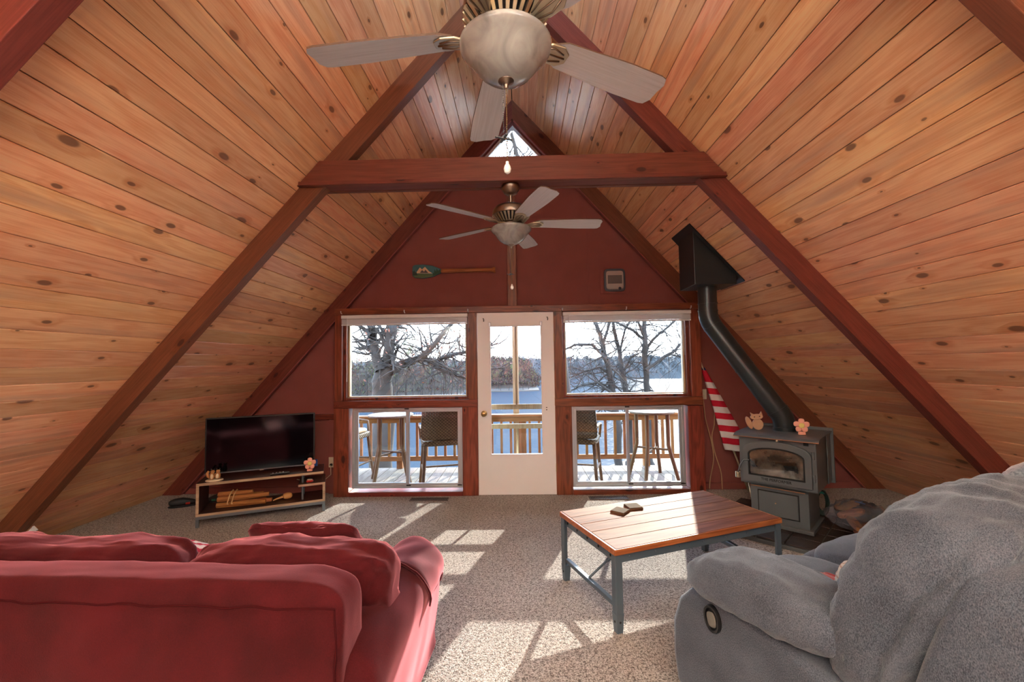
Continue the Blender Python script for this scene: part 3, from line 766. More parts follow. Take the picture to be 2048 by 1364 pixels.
# ------------------------------------------------------------------ coffee table
CT = R(21.5); ct = empty('coffee_table', (.952, 2.932, 0), CT, label='plank topped coffee table on a riveted gunmetal frame', cat='table')
TL, TWd, TH_ = 1.255, .665, .45
nb = 5; bw = (TWd - .012) / nb
for i in range(nb):
    yy = -TWd / 2 + .006 + bw * (i + .5)
    m = MB(); x1 = TL / 2 - .014
    def edge(sgn, n_=24): return [(-x1 + 2 * x1 * k / n_, sgn * (bw / 2 - .0018) + .0012 * fbm((k * .9 + i * 7, sgn, 0), .6, 2)) for k in range(n_ + 1)]
    poly = edge(-1) + edge(1)[::-1]
    m.prism(poly, -.011, .011, 'z'); o = m.build('top_board', MT['table_wood'], ct, bevel=.0018); o.location = (0, yy, TH_ - .011)
for nm, a in (('edge_board', (-TL / 2, TL / 2, -TWd / 2, -TWd / 2 + .02)), ('edge_board', (-TL / 2, TL / 2, TWd / 2 - .02, TWd / 2)), ('edge_board', (-TL / 2, -TL / 2 + .02, -TWd / 2 + .02, TWd / 2 - .02)), ('edge_board', (TL / 2 - .02, TL / 2, -TWd / 2 + .02, TWd / 2 - .02))):
    m = MB(); m.bb(*a, TH_ - .034, TH_ - .002); m.build(nm, MT['table_edge'], ct, bevel=.003)
m = MB(); m.bb(-TL / 2 + .02, TL / 2 - .02, -TWd / 2 + .02, TWd / 2 - .02, TH_ - .034, TH_ - .0225); m.build('sub_top', MT['table_edge'], ct)
lx, ly = TL / 2 - .028, TWd / 2 - .028
for sy in (-1, 1):
    m = MB(); m.bb(-lx, lx, sy * ly - .006, sy * ly + .006, TH_ - .085, TH_ - .035); o = m.build('apron', MT['table_metal'], ct, bevel=.002)
    for k in range(7):
        mm = MB(); mm.lathe([(.001, .004), (.004, .003), (.005, 0)], 8); rv = mm.build('rivet', MT['table_metal'], o, smooth=True); rv.location = (-lx + .08 + k * (2 * lx - .16) / 6, sy * (ly + .006), TH_ - .06); rv.rotation_euler = (R(90) * (1 if sy < 0 else -1), 0, 0)
for sx in (-1, 1):
    m = MB(); m.bb(sx * lx - .006, sx * lx + .006, -ly, ly, TH_ - .085, TH_ - .035); o = m.build('apron', MT['table_metal'], ct, bevel=.002)
    for k in range(5):
        mm = MB(); mm.lathe([(.001, .005), (.007, .004), (.009, 0)], 8); rv = mm.build('rivet', MT['black_plastic'], o, smooth=True); rv.location = (sx * (lx + .006), -ly + .05 + k * (2 * ly - .1) / 4, TH_ - .06); rv.rotation_euler = (0, R(90) * sx, 0)
    for sy in (-1, 1):
        # angle-iron leg with a tapered shoe
        cx, cy_ = sx * lx, sy * ly
        m = MB(); m.bb(cx - .022, cx + .022, cy_ - .003 + sy * .018, cy_ + .003 + sy * .018, .07, TH_ - .035); m.bb(cx - .003 + sx * .018, cx + .003 + sx * .018, cy_ - .022, cy_ + .022, .07, TH_ - .035)
        leg = m.build('leg', MT['table_metal'], ct, bevel=.0015)
        m = MB(); t0 = .024; t1 = .018
        m.loft([[(cx - t1, cy_ - t1, 0), (cx + t1, cy_ - t1, 0), (cx + t1, cy_ + t1, 0), (cx - t1, cy_ + t1, 0)], [(cx - t0, cy_ - t0, .105), (cx + t0, cy_ - t0, .105), (cx + t0, cy_ + t0, .105), (cx - t0, cy_ + t0, .105)]])
        shoe = m.build('foot_cap', MT['table_metal'], leg, bevel=.002)
        for (dx, dy, ry, rx) in ((sx, 0, 1, 0), (0, sy, 0, 1)):
            mm = MB(); mm.lathe([(.001, .004), (.006, .003), (.007, 0)], 8); rv = mm.build('bolt', MT['black_plastic'], leg, smooth=True); rv.location = (cx + dx * .0215, cy_ + dy * .0215, .06)
            rv.rotation_euler = (R(-90) * sy * rx, R(90) * sx * ry, 0)
    m = MB(); m.bb(sx * lx - .014, sx * lx + .014, -ly + .02, ly - .02, .125, .15); st_ = m.build('stretcher', MT['table_metal'], ct, bevel=.003)
    # turnbuckle rod from stretcher up to the apron
    p0 = Vector((sx * lx, 0, .15)); p1 = Vector((sx * (lx - .42), 0, TH_ - .04)); d = p1 - p0
    m = MB(); m.tube([p0, p0 + d * .34], .007, 8); rod = m.build('brace_rod', MT['table_metal'], ct, smooth=50)
    m = MB(); m.tube([p0 + d * .60, p1], .007, 8); m.build('brace_rod', MT['table_metal'], ct, smooth=50)
    m = MB()
    for o_ in (-.014, .014): m.tube([p0 + d * .34 + Vector((0, o_, 0)), p0 + d * .60 + Vector((0, o_, 0))], .006, 6)
    for t in (.34, .60): m.tube([p0 + d * (t - .03), p0 + d * (t + .03)], [.011, .016], 8)
    m.build('turnbuckle', MT['table_metal'], rod, smooth=50)
def cw(x, y, z): return Matrix.Translation((.952, 2.932, 0)) @ Matrix.Rotation(CT, 4, 'Z') @ Vector((x, y, z))
MT['coaster_top'] = plain('stone_coaster', srgb(112, 100, 88), .9, spec=.05, var=.12, vscale=40)
MT['bark'] = plain('coaster_bark', srgb(96, 66, 44), .9, bump=.8, bscale=200)
for (wx, wy, a, lb) in ((.655, 2.985, R(52), 'square stone coaster with bark edge lying flat on the coffee table'), (.765, 3.07, R(12), 'square stone coaster overlapping its neighbour on the coffee table')):
    r_ = empty('coaster', (wx, wy, TH_ + .0005), a, label=lb, cat='coaster', group='coasters on the coffee table')
    m = MB(); m.bb(-.05, .05, -.05, .05, 0, .012); m.build('edge', MT['bark'], r_, bevel=.002)
    m = MB(); m.bb(-.047, .047, -.047, .047, .0122, .015); m.build('face', MT['coaster_top'], r_, bevel=.001)

# ------------------------------------------------------------------ television stand and what stands on it
SA2 = R(23.9); SO = Vector((-2.581, 4.350, 0))
def sw(x, y, z): return Matrix.Translation(SO) @ Matrix.Rotation(SA2, 4, 'Z') @ Vector((x, y, z))
ts = empty('television_stand', SO, SA2, label='low dark wood media stand with pale edges and side shelf', cat='tv stand')
def edged(name, x0, x1, y0, y1, z0, z1, parent=ts):
    m = MB(); m.bb(x0, x1, y0 + .004, y1, z0, z1); o = m.build(name, MT['stand_wood'], parent, bevel=.001)
    m = MB(); m.bb(x0, x1, y0, y0 + .0035, z0, z1); m.build('front_edge', MT['stand_edge'], o); return o
edged('top_shelf', -.545, .53, -.18, .18, .377, .40)
edged('bottom_shelf', -.545, .545, -.18, .18, .10, .122)
edged('side_panel', -.545, -.522, -.18, .18, .1225, .3765)
edged('side_panel', .522, .545, -.18, .18, .1225, .290)
edged('small_shelf', .30, .5215, -.18, .14, .268, .290)
for x, y in ((.335, -.10), (.335, .10)):
    m = MB(); m.tube([(x, y, .122), (x, y, .3765)], .011, 12); m.build('support_tube', MT['stand_metal'], ts, smooth=50)
m = MB(); m.bb(-.545, .545, -.18, -.155, .072, .0995); m.bb(-.545, .545, .155, .18, .072, .0995); m.build('base_rail', MT['stand_metal'], ts, bevel=.002)
for x in (-.532, .532):
    for y in (-.1675, .1675):
        m = MB(); m.bb(x - .013, x + .013, y - .0125, y + .0125, 0, .0715); m.build('leg', MT['stand_metal'], ts, bevel=.002)
tv = empty('television', sw(-.045, .035, .4005), SA2, label='black flat screen television on the low media stand', cat='television')
m = MB(); m.bb(-.485, .485, -.012, .025, .032, .575); m.build('housing', MT['black_plastic'], tv, bevel=.006)
m = MB(); m.bb(-.472, .472, -.0145, -.012, .048, .564); m.build('screen', MT['black_gloss'], tv)
m = MB(); m.bb(-.485, .485, -.016, -.0125, .035, .044); m.build('lower_bezel', MT['stand_metal'], tv)
m = MB(); m.bb(-.018, .018, -.017, -.012, .028, .036); m.build('badge', MT['pewter'], tv)
for s in (-1, 1):
    m = MB(); m.tube([(s * .40, .0, .04), (s * .43, -.06, .008), (s * .44, -.10, .004)], .006, 6); m.tube([(s * .40, .0, .04), (s * .42, .07, .006)], .006, 6); m.build('foot', MT['black_plastic'], tv, smooth=True)
m = MB(); m.box((0, 0, .008), (.17, .042, .016)); o = m.build('remote_control', MT['black_plastic'], None, bevel=.005, label='slim black remote control on the media stand before the television', cat='remote'); o.location = sw(.13, -.11, .4005); o.rotation_euler = (0, 0, SA2 + R(8))
m2 = MB()
for i in range(4):
    for j in range(2): m2.lathe([(.004, 0), (.003, .003)], 6, (-.06 + i * .03, -.009 + j * .018, .0165))
m2.build('button', MT['alu'], o)

MT['pink'] = plain('pink_felt', srgb(232, 168, 152), .8, bump=.3, bscale=200); MT['yellow'] = plain('yellow_centre', srgb(224, 212, 130), .8)
def flower(loc, rz, label, tilt=0):
    r_ = empty('flower_ornament', loc, rz, label=label, cat='ornament', group='pink flower ornaments')
    for k in range(5):
        a = pi / 2 + k * 2 * pi / 5
        m = MB(); m.soft((cos(a) * .037, 0, .078 + sin(a) * .037), (.045, .02, .045), e=2.3, n=10); m.build('petal', MT['pink'], r_, smooth=True)
    m = MB(); m.soft((0, -.006, .078), (.042, .022, .042), e=2.4, n=10); m.build('flower_centre', MT['yellow'], r_, smooth=True)
    m = MB(); m.bb(-.026, .026, -.014, .014, 0, .026); m.build('stand_block', MT['pink'], r_, bevel=.006)
    return r_
flower(sw(.40, -.12, .4005), SA2 - R(6), 'pink five petal flower ornament on the media stand by the television')

MT['fox_tan'] = plain('tan_clay', srgb(176, 122, 74), .6, var=.2, vscale=40); MT['cream'] = plain('cream_glaze', srgb(224, 206, 176), .5)
ch = empty('chipmunk_figurine', sw(-.415, -.125, .4005), SA2, label='painted pair of chipmunk figurines on the media stand corner', cat='figurine')
m = MB(); m.lathe([(.001, 0), (.058, 0), (.062, .008), (.055, .016), (.001, .016)], 20, wob=lambda a, z: .18 * cos(2 * a)); m.build('base', MT['cream'], ch, smooth=40)
for sx, sc in ((-.018, 1.0), (.026, 1.05)):
    m = MB(); m.soft((sx, 0, .048), (.044 * sc, .04, .066), e=2.3, n=10); bd = m.build('body', MT['fox_tan'], ch, smooth=True)
    m = MB(); m.soft((sx, -.016, .046), (.026, .018, .046), e=2.2, n=8); m.build('belly', MT['cream'], bd, smooth=True)
    m = MB(); m.soft((sx + .004, -.006, .089), (.034, .034, .03), e=2.2, n=10); hd = m.build('head', MT['fox_tan'], ch, smooth=True)
    for k in (-1, 1):
        m = MB(); m.soft((sx + .004 + k * .012, .0, .107), (.012, .008, .016), e=2.2, n=6); m.build('ear', MT['black_plastic'], hd, smooth=True)
        m = MB(); m.soft((sx + .004 + k * .007, -.022, .091), (.005, .004, .005), e=2, n=5); m.build('eye', MT['black_plastic'], hd, smooth=True)
m = MB(); m.tube([(-.036, .01, .025), (-.056, .012, .045), (-.062, .012, .07), (-.05, .012, .088), (-.04, .012, .082)], [.009, .013, .014, .012, .006], 10); m.build('tail', MT['fox_tan'], ch, smooth=True)
m = MB(); m.box((0, 0, .035), (.03, .012, .07)); MT['blue'] = plain('blue_card', srgb(40, 92, 176), .5); o = m.build('blue_box', MT['blue'], None, bevel=.002, label='small blue card box behind the television corner', cat='box'); o.location = sw(.452, .10, .4005)
m = MB(); m.lathe([(.001, 0), (.03, 0), (.034, .006), (.034, .014), (.028, .02), (.001, .02)], 18); MT['redw'] = plain('red_tin', srgb(190, 48, 40), .4)
o = m.build('round_tin', MT['redw'], None, smooth=40, label='small round red and white tin on the side shelf of the stand', cat='tin'); o.location = sw(.40, -.10, .2905)
m = MB(); m.lathe([(.001, .0205), (.027, .0205), (.024, .025), (.001, .026)], 18); m.build('lid', MT['cream'], o, smooth=40)

# kindling bundle lying on the lower shelf
MT['kindling'] = wood('split_kindling', srgb(172, 112, 66), srgb(124, 72, 40), srgb(70, 40, 26), axis=0, rough=.8, knots=.2, vary=.3)
MT['rope'] = plain('jute_rope', srgb(206, 170, 120), .9, bump=.6, bscale=300)
kb = empty('kindling_bundle', sw(-.40, -.01, .1225), SA2 + R(-6), label='tied bundle of split kindling lying on the lower shelf of the stand', cat='kindling')
rk = random.Random(3)
for i, (yy, zz, L) in enumerate(((-.05, .03, .42), (.0, .026, .46), (.05, .028, .40), (-.03, .078, .44), (.022, .076, .38), (-.005, .118, .30))):
    m = MB(); x0 = -.01; n_ = 6
    def rg(x, s): return [(x, cos(a) * .027 * s * (1 + .2 * sin(3 * a + i)), sin(a) * .025 * s) for a in [2 * pi * k / 6 for k in range(6)]]
    m.loft([rg(0, 1), rg(L * .5, .98), rg(L, .8)]); o = m.build('stick', MT['kindling'], kb, smooth=30); o.location = (0, yy, zz); o.rotation_euler = (0, R(-1.5 * (zz > .05)), R(rk.uniform(-4, 4)))
for x in (.10, .135):
    m = MB(); m.tube([(x, -.098, .05), (x + .01, -.06, .12), (x + .02, .0, .152), (x + .01, .06, .118), (x, .09, .05), (x, .0, .0045), (x, -.098, .05)], .006, 6); m.build('rope_tie', MT['rope'], kb, smooth=True)
gd = empty('wooden_dipper', sw(.125, -.03, .1225), SA2 + R(12), label='small round wooden dipper with thin handle beside the kindling', cat='dipper')
m = MB(); m.soft((.07, 0, .032), (.09, .064, .064), e=2.2, n=12); m.build('bowl', MT['cream'] if False else plain('honey_wood', srgb(204, 150, 92), .5), gd, smooth=True)
m = MB(); m.tube([(.03, 0, .03), (-.03, 0, .018), (-.06, .0, .008)], [.012, .008, .006], 8); m.build('handle', MT['rope'], gd, smooth=True)
# dark shoes by the rafter
MT['shoe'] = plain('black_shoe', srgb(20, 22, 26), .6); MT['redaccent'] = plain('red_accent', srgb(196, 40, 30), .5)
for (x, y, a, lb) in ((-3.60, 4.58, 30, 'black running shoe with red trim by the foot of the end rafter'), (-3.32, 4.72, 200, 'black running shoe with green trim lying beside its pair')):
    sh = empty('shoe', (x, y, 0), R(a), label=lb, cat='shoe')
    m = MB(); m.soft((0, 0, .014), (.27, .09, .028), e=3, n=12, fn=lambda u, v, w, p: (p.x, p.y * (1 - .15 * (u < -.2)), p.z)); m.build('sole', MT['shoe'], sh, smooth=True)
    m = MB(); m.soft((-.01, 0, .055), (.24, .08, .085), e=2.6, n=14, fn=lambda u, v, w, p: (p.x, p.y * (1 - .2 * max(0, w)), p.z * (1 - .45 * max(0, u)) - .012 * max(0, u))); m.build('upper', MT['shoe'], sh, smooth=True)
    m = MB(); m.bb(.02, .06, -.046, .046, .03, .05); m.build('accent', MT['redaccent'] if a == 30 else plain('green_accent', srgb(40, 120, 84), .5), sh, bevel=.004)

# outlets and leads
MT['ivory'] = plain('ivory_plastic', srgb(222, 212, 190), .45)
def outlet(x, z, y, label):
    r_ = empty('wall_outlet', (x, y, z), label=label, cat='outlet')
    m = MB(); m.bb(-.036, .036, -.008, 0, -.058, .058); m.build('plate', MT['ivory'], r_, bevel=.004)
    for k in (-.025, .025):
        m = MB(); m.soft((0, -.009, k), (.03, .006, .034), e=3, n=8); m.build('socket', MT['ivory'], r_, smooth=True)
    return r_
o1 = outlet(-2.195, .36, 4.983, 'ivory wall outlet beside the media stand')
m = MB(); m.soft((0, -.022, -.025), (.03, .03, .03), e=2.5, n=8); m.build('plug', MT['black_plastic'], o1, smooth=True)
o2 = outlet(2.10, 1.075, 5.048, 'ivory wall outlet behind the folded flag')
m = MB(); pts = [(-2.195, 4.95, .335), (-2.17, 4.90, .24), (-2.2, 4.78, .2), (-2.3, 4.66, .22), (-2.38, 4.56, .28)]
m.tube(pts, .004, 6); MT['cord'] = plain('cream_cord', srgb(214, 196, 170), .5)
m.build('power_lead', MT['cord'], None, smooth=True, label='white power lead looping from the outlet to the media stand', cat='cord')
MT['tan_cord'] = plain('tan_cord', srgb(196, 160, 124), .5)
for k, pts in enumerate(([(2.09, 5.03, 1.02), (2.10, 5.02, .8), (2.16, 5.02, .55), (2.185, 5.02, .35), (2.12, 5.0, .12), (2.10, 4.98, .02)], [(2.21, 5.02, .88), (2.20, 5.02, .72), (2.16, 5.015, .6), (2.19, 5.01, .4), (2.25, 5.0, .2), (2.24, 4.97, .008)])):
    m = MB()
    fine = []
    for i in range(len(pts) - 1):
        for j in range(6):
            t = j / 6; fine.append(Vector(pts[i]).lerp(Vector(pts[i + 1]), t))
    fine.append(Vector(pts[-1])); 
    for _ in range(4): fine = [fine[0]] + [(fine[i - 1] + fine[i] * 2 + fine[i + 1]) / 4 for i in range(1, len(fine) - 1)] + [fine[-1]]
    m.tube(fine, .0055, 6); m.build('extension_cord', MT['tan_cord'], None, smooth=True, label=('tan cord dropping from the outlet down the wall', 'tan cord with plug end hanging beside the flag')[k], cat='cord')
# folded flag on a pole
fg = empty('flag', (2.36, 4.80, 0), label='red and white striped flag furled on a pole against the wall', cat='flag')
MT['flag_red'] = fabric('flag_red', srgb(176, 26, 48), srgb(202, 44, 66), sc=300, sheen=0); MT['flag_white'] = fabric('flag_white', srgb(206, 206, 212), srgb(230, 230, 234), sc=300, sheen=0); MT['flag_blue'] = plain('flag_blue', srgb(40, 56, 110), .8)
pt, pb = Vector((2.055 - 2.36, 5.0 - 4.80, 1.462)), Vector((.12, .06, .02))
d = (pb - pt)
m = MB(); m.tube([pt + d * .02, pb], .0125, 10); m.build('pole', MT['pewter'], fg, smooth=50)
m = MB(); m.lathe([(.001, .05), (.014, .045), (.02, .028), (.016, .01), (.012, 0), (.012, -.03)], 12); q = m.build('finial', MT['pewter'], fg, smooth=True); q.location = pt; q.rotation_euler = d.to_track_quat('-Z', 'Y').to_euler()
N = 26; prof = []
def flag_ring(t, g=0):
    c = pt + d * t; hw_ = .022 + .115 * min(1, (t - .05) / .62); ring = []
    for k in range(N):
        a = 2 * pi * k / N; rad = hw_ * (1 + .10 * sin(5 * a + t * 6))
        ring.append(c + Vector((cos(a) * rad * 1.0 + .06 * (t) * 1.0, sin(a) * rad * .38 - .03 * t, -.10 * cos(a) * hw_)))
    return ring
ts_ = [.055, .075] + [.075 + .62 * k / 13 for k in range(1, 14)]
for k in range(len(ts_) - 1):
    m = MB(); m.loft([flag_ring(ts_[k] + (ts_[k + 1] - ts_[k]) * j / 4) for j in range(5)], cap=(k in (0, len(ts_) - 2)))
    m.build('stripe', MT['flag_blue'] if k == 0 else (MT['flag_red'] if (k in (1, 2) or k % 2 == 0) else MT['flag_white']), fg, smooth=True)

# ------------------------------------------------------------------ painted oar and pet flap on the gable panel
oar = empty('decorative_oar', (-.775, 5.05, 2.568), label='short wooden oar with a painted mountain lake blade hung on the wall', cat='oar')
MT['oar_wood'] = wood('varnished_oar', srgb(176, 118, 68), srgb(128, 78, 42), srgb(90, 54, 34), axis=0, rough=.4, knots=.1, vary=.05)
m = MB(); m.tube([(-.15, -.026, 0), (.40, -.026, 0), (.45, -.026, 0), (.465, -.026, 0), (.485, -.026, 0), (.492, -.026, 0)], [.025, .023, .023, .034, .038, .034], 12); m.build('shaft', MT['oar_wood'], oar, smooth=50)
bl = [(-.488, -.055), (-.492, 0), (-.488, .06), (-.46, .076), (-.36, .08), (-.25, .062), (-.17, .03), (-.14, .018), (-.14, -.018), (-.17, -.034), (-.25, -.07), (-.36, -.084), (-.46, -.078)]
m = MB(); m.prism(bl, -.034, -.012); bo = m.build('blade', plain('painted_sky', srgb(66, 122, 132), .4, var=.25, vscale=14), oar, bevel=.004)
def paint(name, poly, col, y): 
    mm = MB(); mm.prism(poly, y - .001, y); mm.build(name, plain(name, srgb(*col), .5, var=.2, vscale=40), bo)
paint('painted_shore', [(-.485, -.05), (-.46, -.074), (-.36, -.08), (-.25, -.066), (-.2, -.045), (-.3, -.035), (-.42, -.03)], (84, 110, 72), -.0345)
paint('painted_mountain', [(-.45, -.025), (-.40, .045), (-.375, .02), (-.34, .05), (-.29, -.005), (-.25, -.03)], (226, 196, 160), -.0350)
paint('painted_rock', [(-.40, -.02), (-.375, .012), (-.35, -.008), (-.335, .015), (-.30, -.025)], (86, 84, 90), -.0362)
paint('painted_pines', [(-.25, -.06), (-.245, -.02), (-.235, -.03), (-.225, .02), (-.21, -.01), (-.2, .03), (-.185, 0), (-.16, .018), (-.15, -.02), (-.2, -.045)], (40, 84, 62), -.0362)
paint('painted_pines', [(-.487, -.05), (-.484, .01), (-.474, -.01), (-.468, .015), (-.455, -.02), (-.44, -.01), (-.43, -.05)], (34, 66, 60), -.0362)

pd = empty('pet_flap', (1.112, 5.05, 2.42), label='small pet flap with dark grey frame set in the gable panel', cat='pet flap')
m = MB(); m.bb(-.165, .165, -.012, 0, -.158, .152); m.build('mounting_board', MT['panel'], pd, bevel=.002)
m = MB(); m.soft((0, -.02, 0), (.246, .03, .268), e=7, n=14); m.build('frame', plain('slate_plastic', srgb(72, 82, 94), .45), pd, smooth=True)
m = MB(); m.soft((0, -.031, -.002), (.200, .02, .218), e=8, n=14); m.build('inner_frame', plain('light_grey_plastic', srgb(176, 172, 170), .5), pd, smooth=True)
m = MB(); m.bb(-.083, .083, -.046, -.040, -.045, .055); m.build('flap', alpha_mix('smoked_flap', srgb(110, 106, 106), 1, .3), pd, bevel=.004)
m = MB(); m.lathe([(.001, .01), (.016, .008), (.018, 0)], 14); q = m.build('lock_dial', plain('slate_dial', srgb(60, 68, 78), .45), pd, smooth=True); q.location = (.055, -.038, -.1); q.rotation_euler = (R(90), 0, 0)

# ------------------------------------------------------------------ wood stove on its hearth
ST = R(-43.6); SC = Vector((2.325, 3.925, 0))
def vw(x, y, z): return Matrix.Translation(SC) @ Matrix.Rotation(ST, 4, 'Z') @ Vector((x, y, z))
MT['slate'] = plain('dark_slate_tile', srgb(52, 44, 42), .5, bump=.5, bscale=40, var=.4, vscale=12)
hp = empty('hearth_pad', SC, ST, label='dark slate tiled hearth pad under the wood stove', cat='hearth')
m = MB(); m.bb(-.52, .52, -.56, .44, 0, .03); m.build('tray', MT['black_iron'], hp, bevel=.003)
for i in range(5):
    for j in range(5):
        x = -.51 + .204 * i; y = -.55 + .196 * j
        m = MB(); m.bb(x + .004, x + .2, y + .004, y + .192, .0302, .042 + .003 * ((i * 7 + j * 3) % 3)); m.build('tile', MT['slate'], hp, bevel=.003)
stv = empty('wood_stove', SC + Vector((0, 0, .0485)), ST, label='black cast wood stove on a pedestal with arched glass door', cat='stove')
I = MT['black_iron']
# local: -y is the front ; heights above the hearth
m = MB(); m.bb(-.215, .215, -.24, .16, .0, .33); ped = m.build('pedestal', I, stv, bevel=.004)
m = MB(); m.bb(-.245, .245, -.27, .19, 0, .03); m.build('pedestal_foot', I, ped, bevel=.004)
m = MB(); m.bb(-.15, .14, -.252, -.2405, .09, .285); adr = m.build('ash_drawer', I, stv, bevel=.004)
m = MB(); m.bb(-.158, .148, -.246, -.2402, .082, .293); m.build('drawer_gap', MT['dark'], adr)
m = MB(); m.lathe([(.001, .012), (.006, .01), (.007, 0)], 8); q = m.build('drawer_stud', MT['pewter'], adr, smooth=True); q.location = (-.02, -.252, .2); q.rotation_euler = (R(90), 0, 0)
# firebox with a sloping underside
prof = [(-.265, .345), (-.255, .335), (.27, .335), (.27, .755), (-.265, .755)]
m = MB(); m.prism(prof, -.285, .285, 'x'); m.build('firebox', I, stv, bevel=.006)
m = MB(); m.prism([(-.285, .335), (-.27, .322), (-.12, .322), (-.12, .335)], -.20, .22, 'x'); m.build('ash_lip', MT['brass'] if False else I, stv, bevel=.002)
m = MB(); m.tube([(-.20, -.287, .330), (.20, -.287, .330)], .003, 6); m.build('lip_edge', plain('copper_edge', srgb(176, 128, 96), .35, .8), stv)
# top plate with curved front lip and a step up to the rear
tp = [(-.315, .742), (-.318, .752), (-.29, .768), (-.23, .775), (-.10, .778), (.27, .778), (.27, .766), (-.10, .766), (-.23, .76)]
m = MB(); m.prism(tp, -.315, .315, 'x'); m.build('top_plate', I, stv, bevel=.002)
m = MB(); m.tube([(-.315, -.317, .747), (.315, -.317, .747)], .0035, 6); m.build('lip_trim', bpy.data.materials['copper_edge'], stv)
m = MB(); m.bb(-.32, .32, .275, .30, .32, .80); m.build('rear_shield', I, stv, bevel=.003)
for s in (-1, 1):
    m = MB(); m.bb(s * .295 - .004, s * .295 + .004, .12, .275, .34, .78); m.build('side_shield', I, stv, bevel=.003)
# arched door
def arch(w, z0, zs, zc, n_=14): return [(-w, z0), (w, z0)] + [(w * cos(pi * k / n_), zs + (zc - zs) * sin(pi * k / n_)) for k in range(n_ + 1)]
def arch_frame(mb, wo, zo0, zos, zoc, wi, zi0, zis, zic, y0, y1, n_=14):
    A = arch(wo, zo0, zos, zoc, n_); B = arch(wi, zi0, zis, zic, n_); nn = len(A)
    vs = [(x, y0, z) for x, z in A] + [(x, y0, z) for x, z in B] + [(x, y1, z) for x, z in A] + [(x, y1, z) for x, z in B]; fs = []
    for k in range(nn):
        k2 = (k + 1) % nn
        fs += [(k, k2, nn + k2, nn + k), (2 * nn + k, 3 * nn + k, 3 * nn + k2, 2 * nn + k2), (k, 2 * nn + k, 2 * nn + k2, k2), (nn + k, nn + k2, 3 * nn + k2, 3 * nn + k)]
    mb.add(vs, fs)
dr = empty('stove_door', (0, 0, 0)); dr.parent = stv
m = MB(); arch_frame(m, .255, .368, .625, .722, .205, .425, .60, .665, -.297, -.2655); m.build('door_frame', I, dr, bevel=.003)
m = MB(); arch_frame(m, .209, .421, .602, .669, .198, .432, .598, .657, -.2995, -.285); m.build('glass_gasket', MT['dark'], dr)
def soot():
    m, n, l, b = newmat('sooty_glass'); tc = n.new('ShaderNodeTexCoord'); t = n.new('ShaderNodeTexNoise'); t.inputs['Scale'].default_value = 9; t.inputs['Detail'].default_value = 5; l.new(tc.outputs['Object'], t.inputs['Vector'])
    rp = n.new('ShaderNodeValToRGB'); rp.color_ramp.elements[0].position = .35; rp.color_ramp.elements[0].color = srgb(34, 32, 30); rp.color_ramp.elements[1].position = .7; rp.color_ramp.elements[1].color = srgb(112, 102, 92); l.new(t.outputs['Fac'], rp.inputs[0]); l.new(rp.outputs[0], b.inputs['Base Color'])
    b.inputs['Roughness'].default_value = .07; b.inputs['Specular IOR Level'].default_value = .9; b.inputs['Coat Weight'].default_value = 1; b.inputs['Coat Roughness'].default_value = .03; return m
m = MB(); m.prism(arch(.199, .431, .598, .659), -.289, -.284); m.build('door_glass', soot(), dr)
for z in (.46, .64):
    m = MB(); m.tube([(.266, -.283, z - .03), (.266, -.283, z + .03)], .011, 10); m.build('hinge', I, dr, smooth=50)
m = MB(); m.tube([(-.20, -.300, .545), (-.235, -.315, .545), (-.262, -.325, .50), (-.285, -.33, .43)], .006, 8); hd = m.build('handle', I, dr, smooth=True)
m = MB()
for k in range(7): m.tube([(-.285 + .018 * cos(a), -.33 + .018 * sin(a), .435 - k * .007) for a in [2 * pi * j / 14 for j in range(15)]], .0035, 5)
m.build('coil_grip', MT['pewter'], hd, smooth=True)
m = MB(); m.tube([(.06, -.266, .735), (.06, -.30, .735)], .005, 8); m.tube([(.06, -.30, .735), (.025, -.305, .735)], .006, 8); dm = m.build('damper_rod', I, stv, smooth=True)
m = MB(); m.lathe([(.001, .02), (.012, .016), (.012, 0)], 12); q = m.build('damper_knob', MT['pewter'], dm, smooth=True); q.location = (.03, -.305, .735); q.rotation_euler = (0, R(-90), 0)
m = MB(); m.bb(.20, .235, -.268, -.2645, .71, .74); m.build('air_slot', MT['dark'], stv)
m = MB(); m.tube([(-.24, -.20, .33), (-.225, -.21, .24), (-.22, -.215, .20)], .006, 8); m.build('air_lever', MT['pewter'], stv, smooth=True)
fc = bpy.data.curves.new('stove_lettering', 'FONT'); fc.body = 'THE PERFORMER'; fc.size = .030; fc.extrude = .002; fc.align_x = 'CENTER'
fo = bpy.data.objects.new('tmp_text', fc); COL.objects.link(fo); bpy.context.view_layer.update()
me = bpy.data.meshes.new_from_object(fo.evaluated_get(bpy.context.evaluated_depsgraph_get())); bpy.data.objects.remove(fo)
me.materials.clear(); me.materials.append(MT['dark']); lo = bpy.data.objects.new('lettering', me); COL.objects.link(lo); lo.parent = dr
lo.location = (0, -.2985, .390); lo.rotation_euler = (R(90), 0, 0)
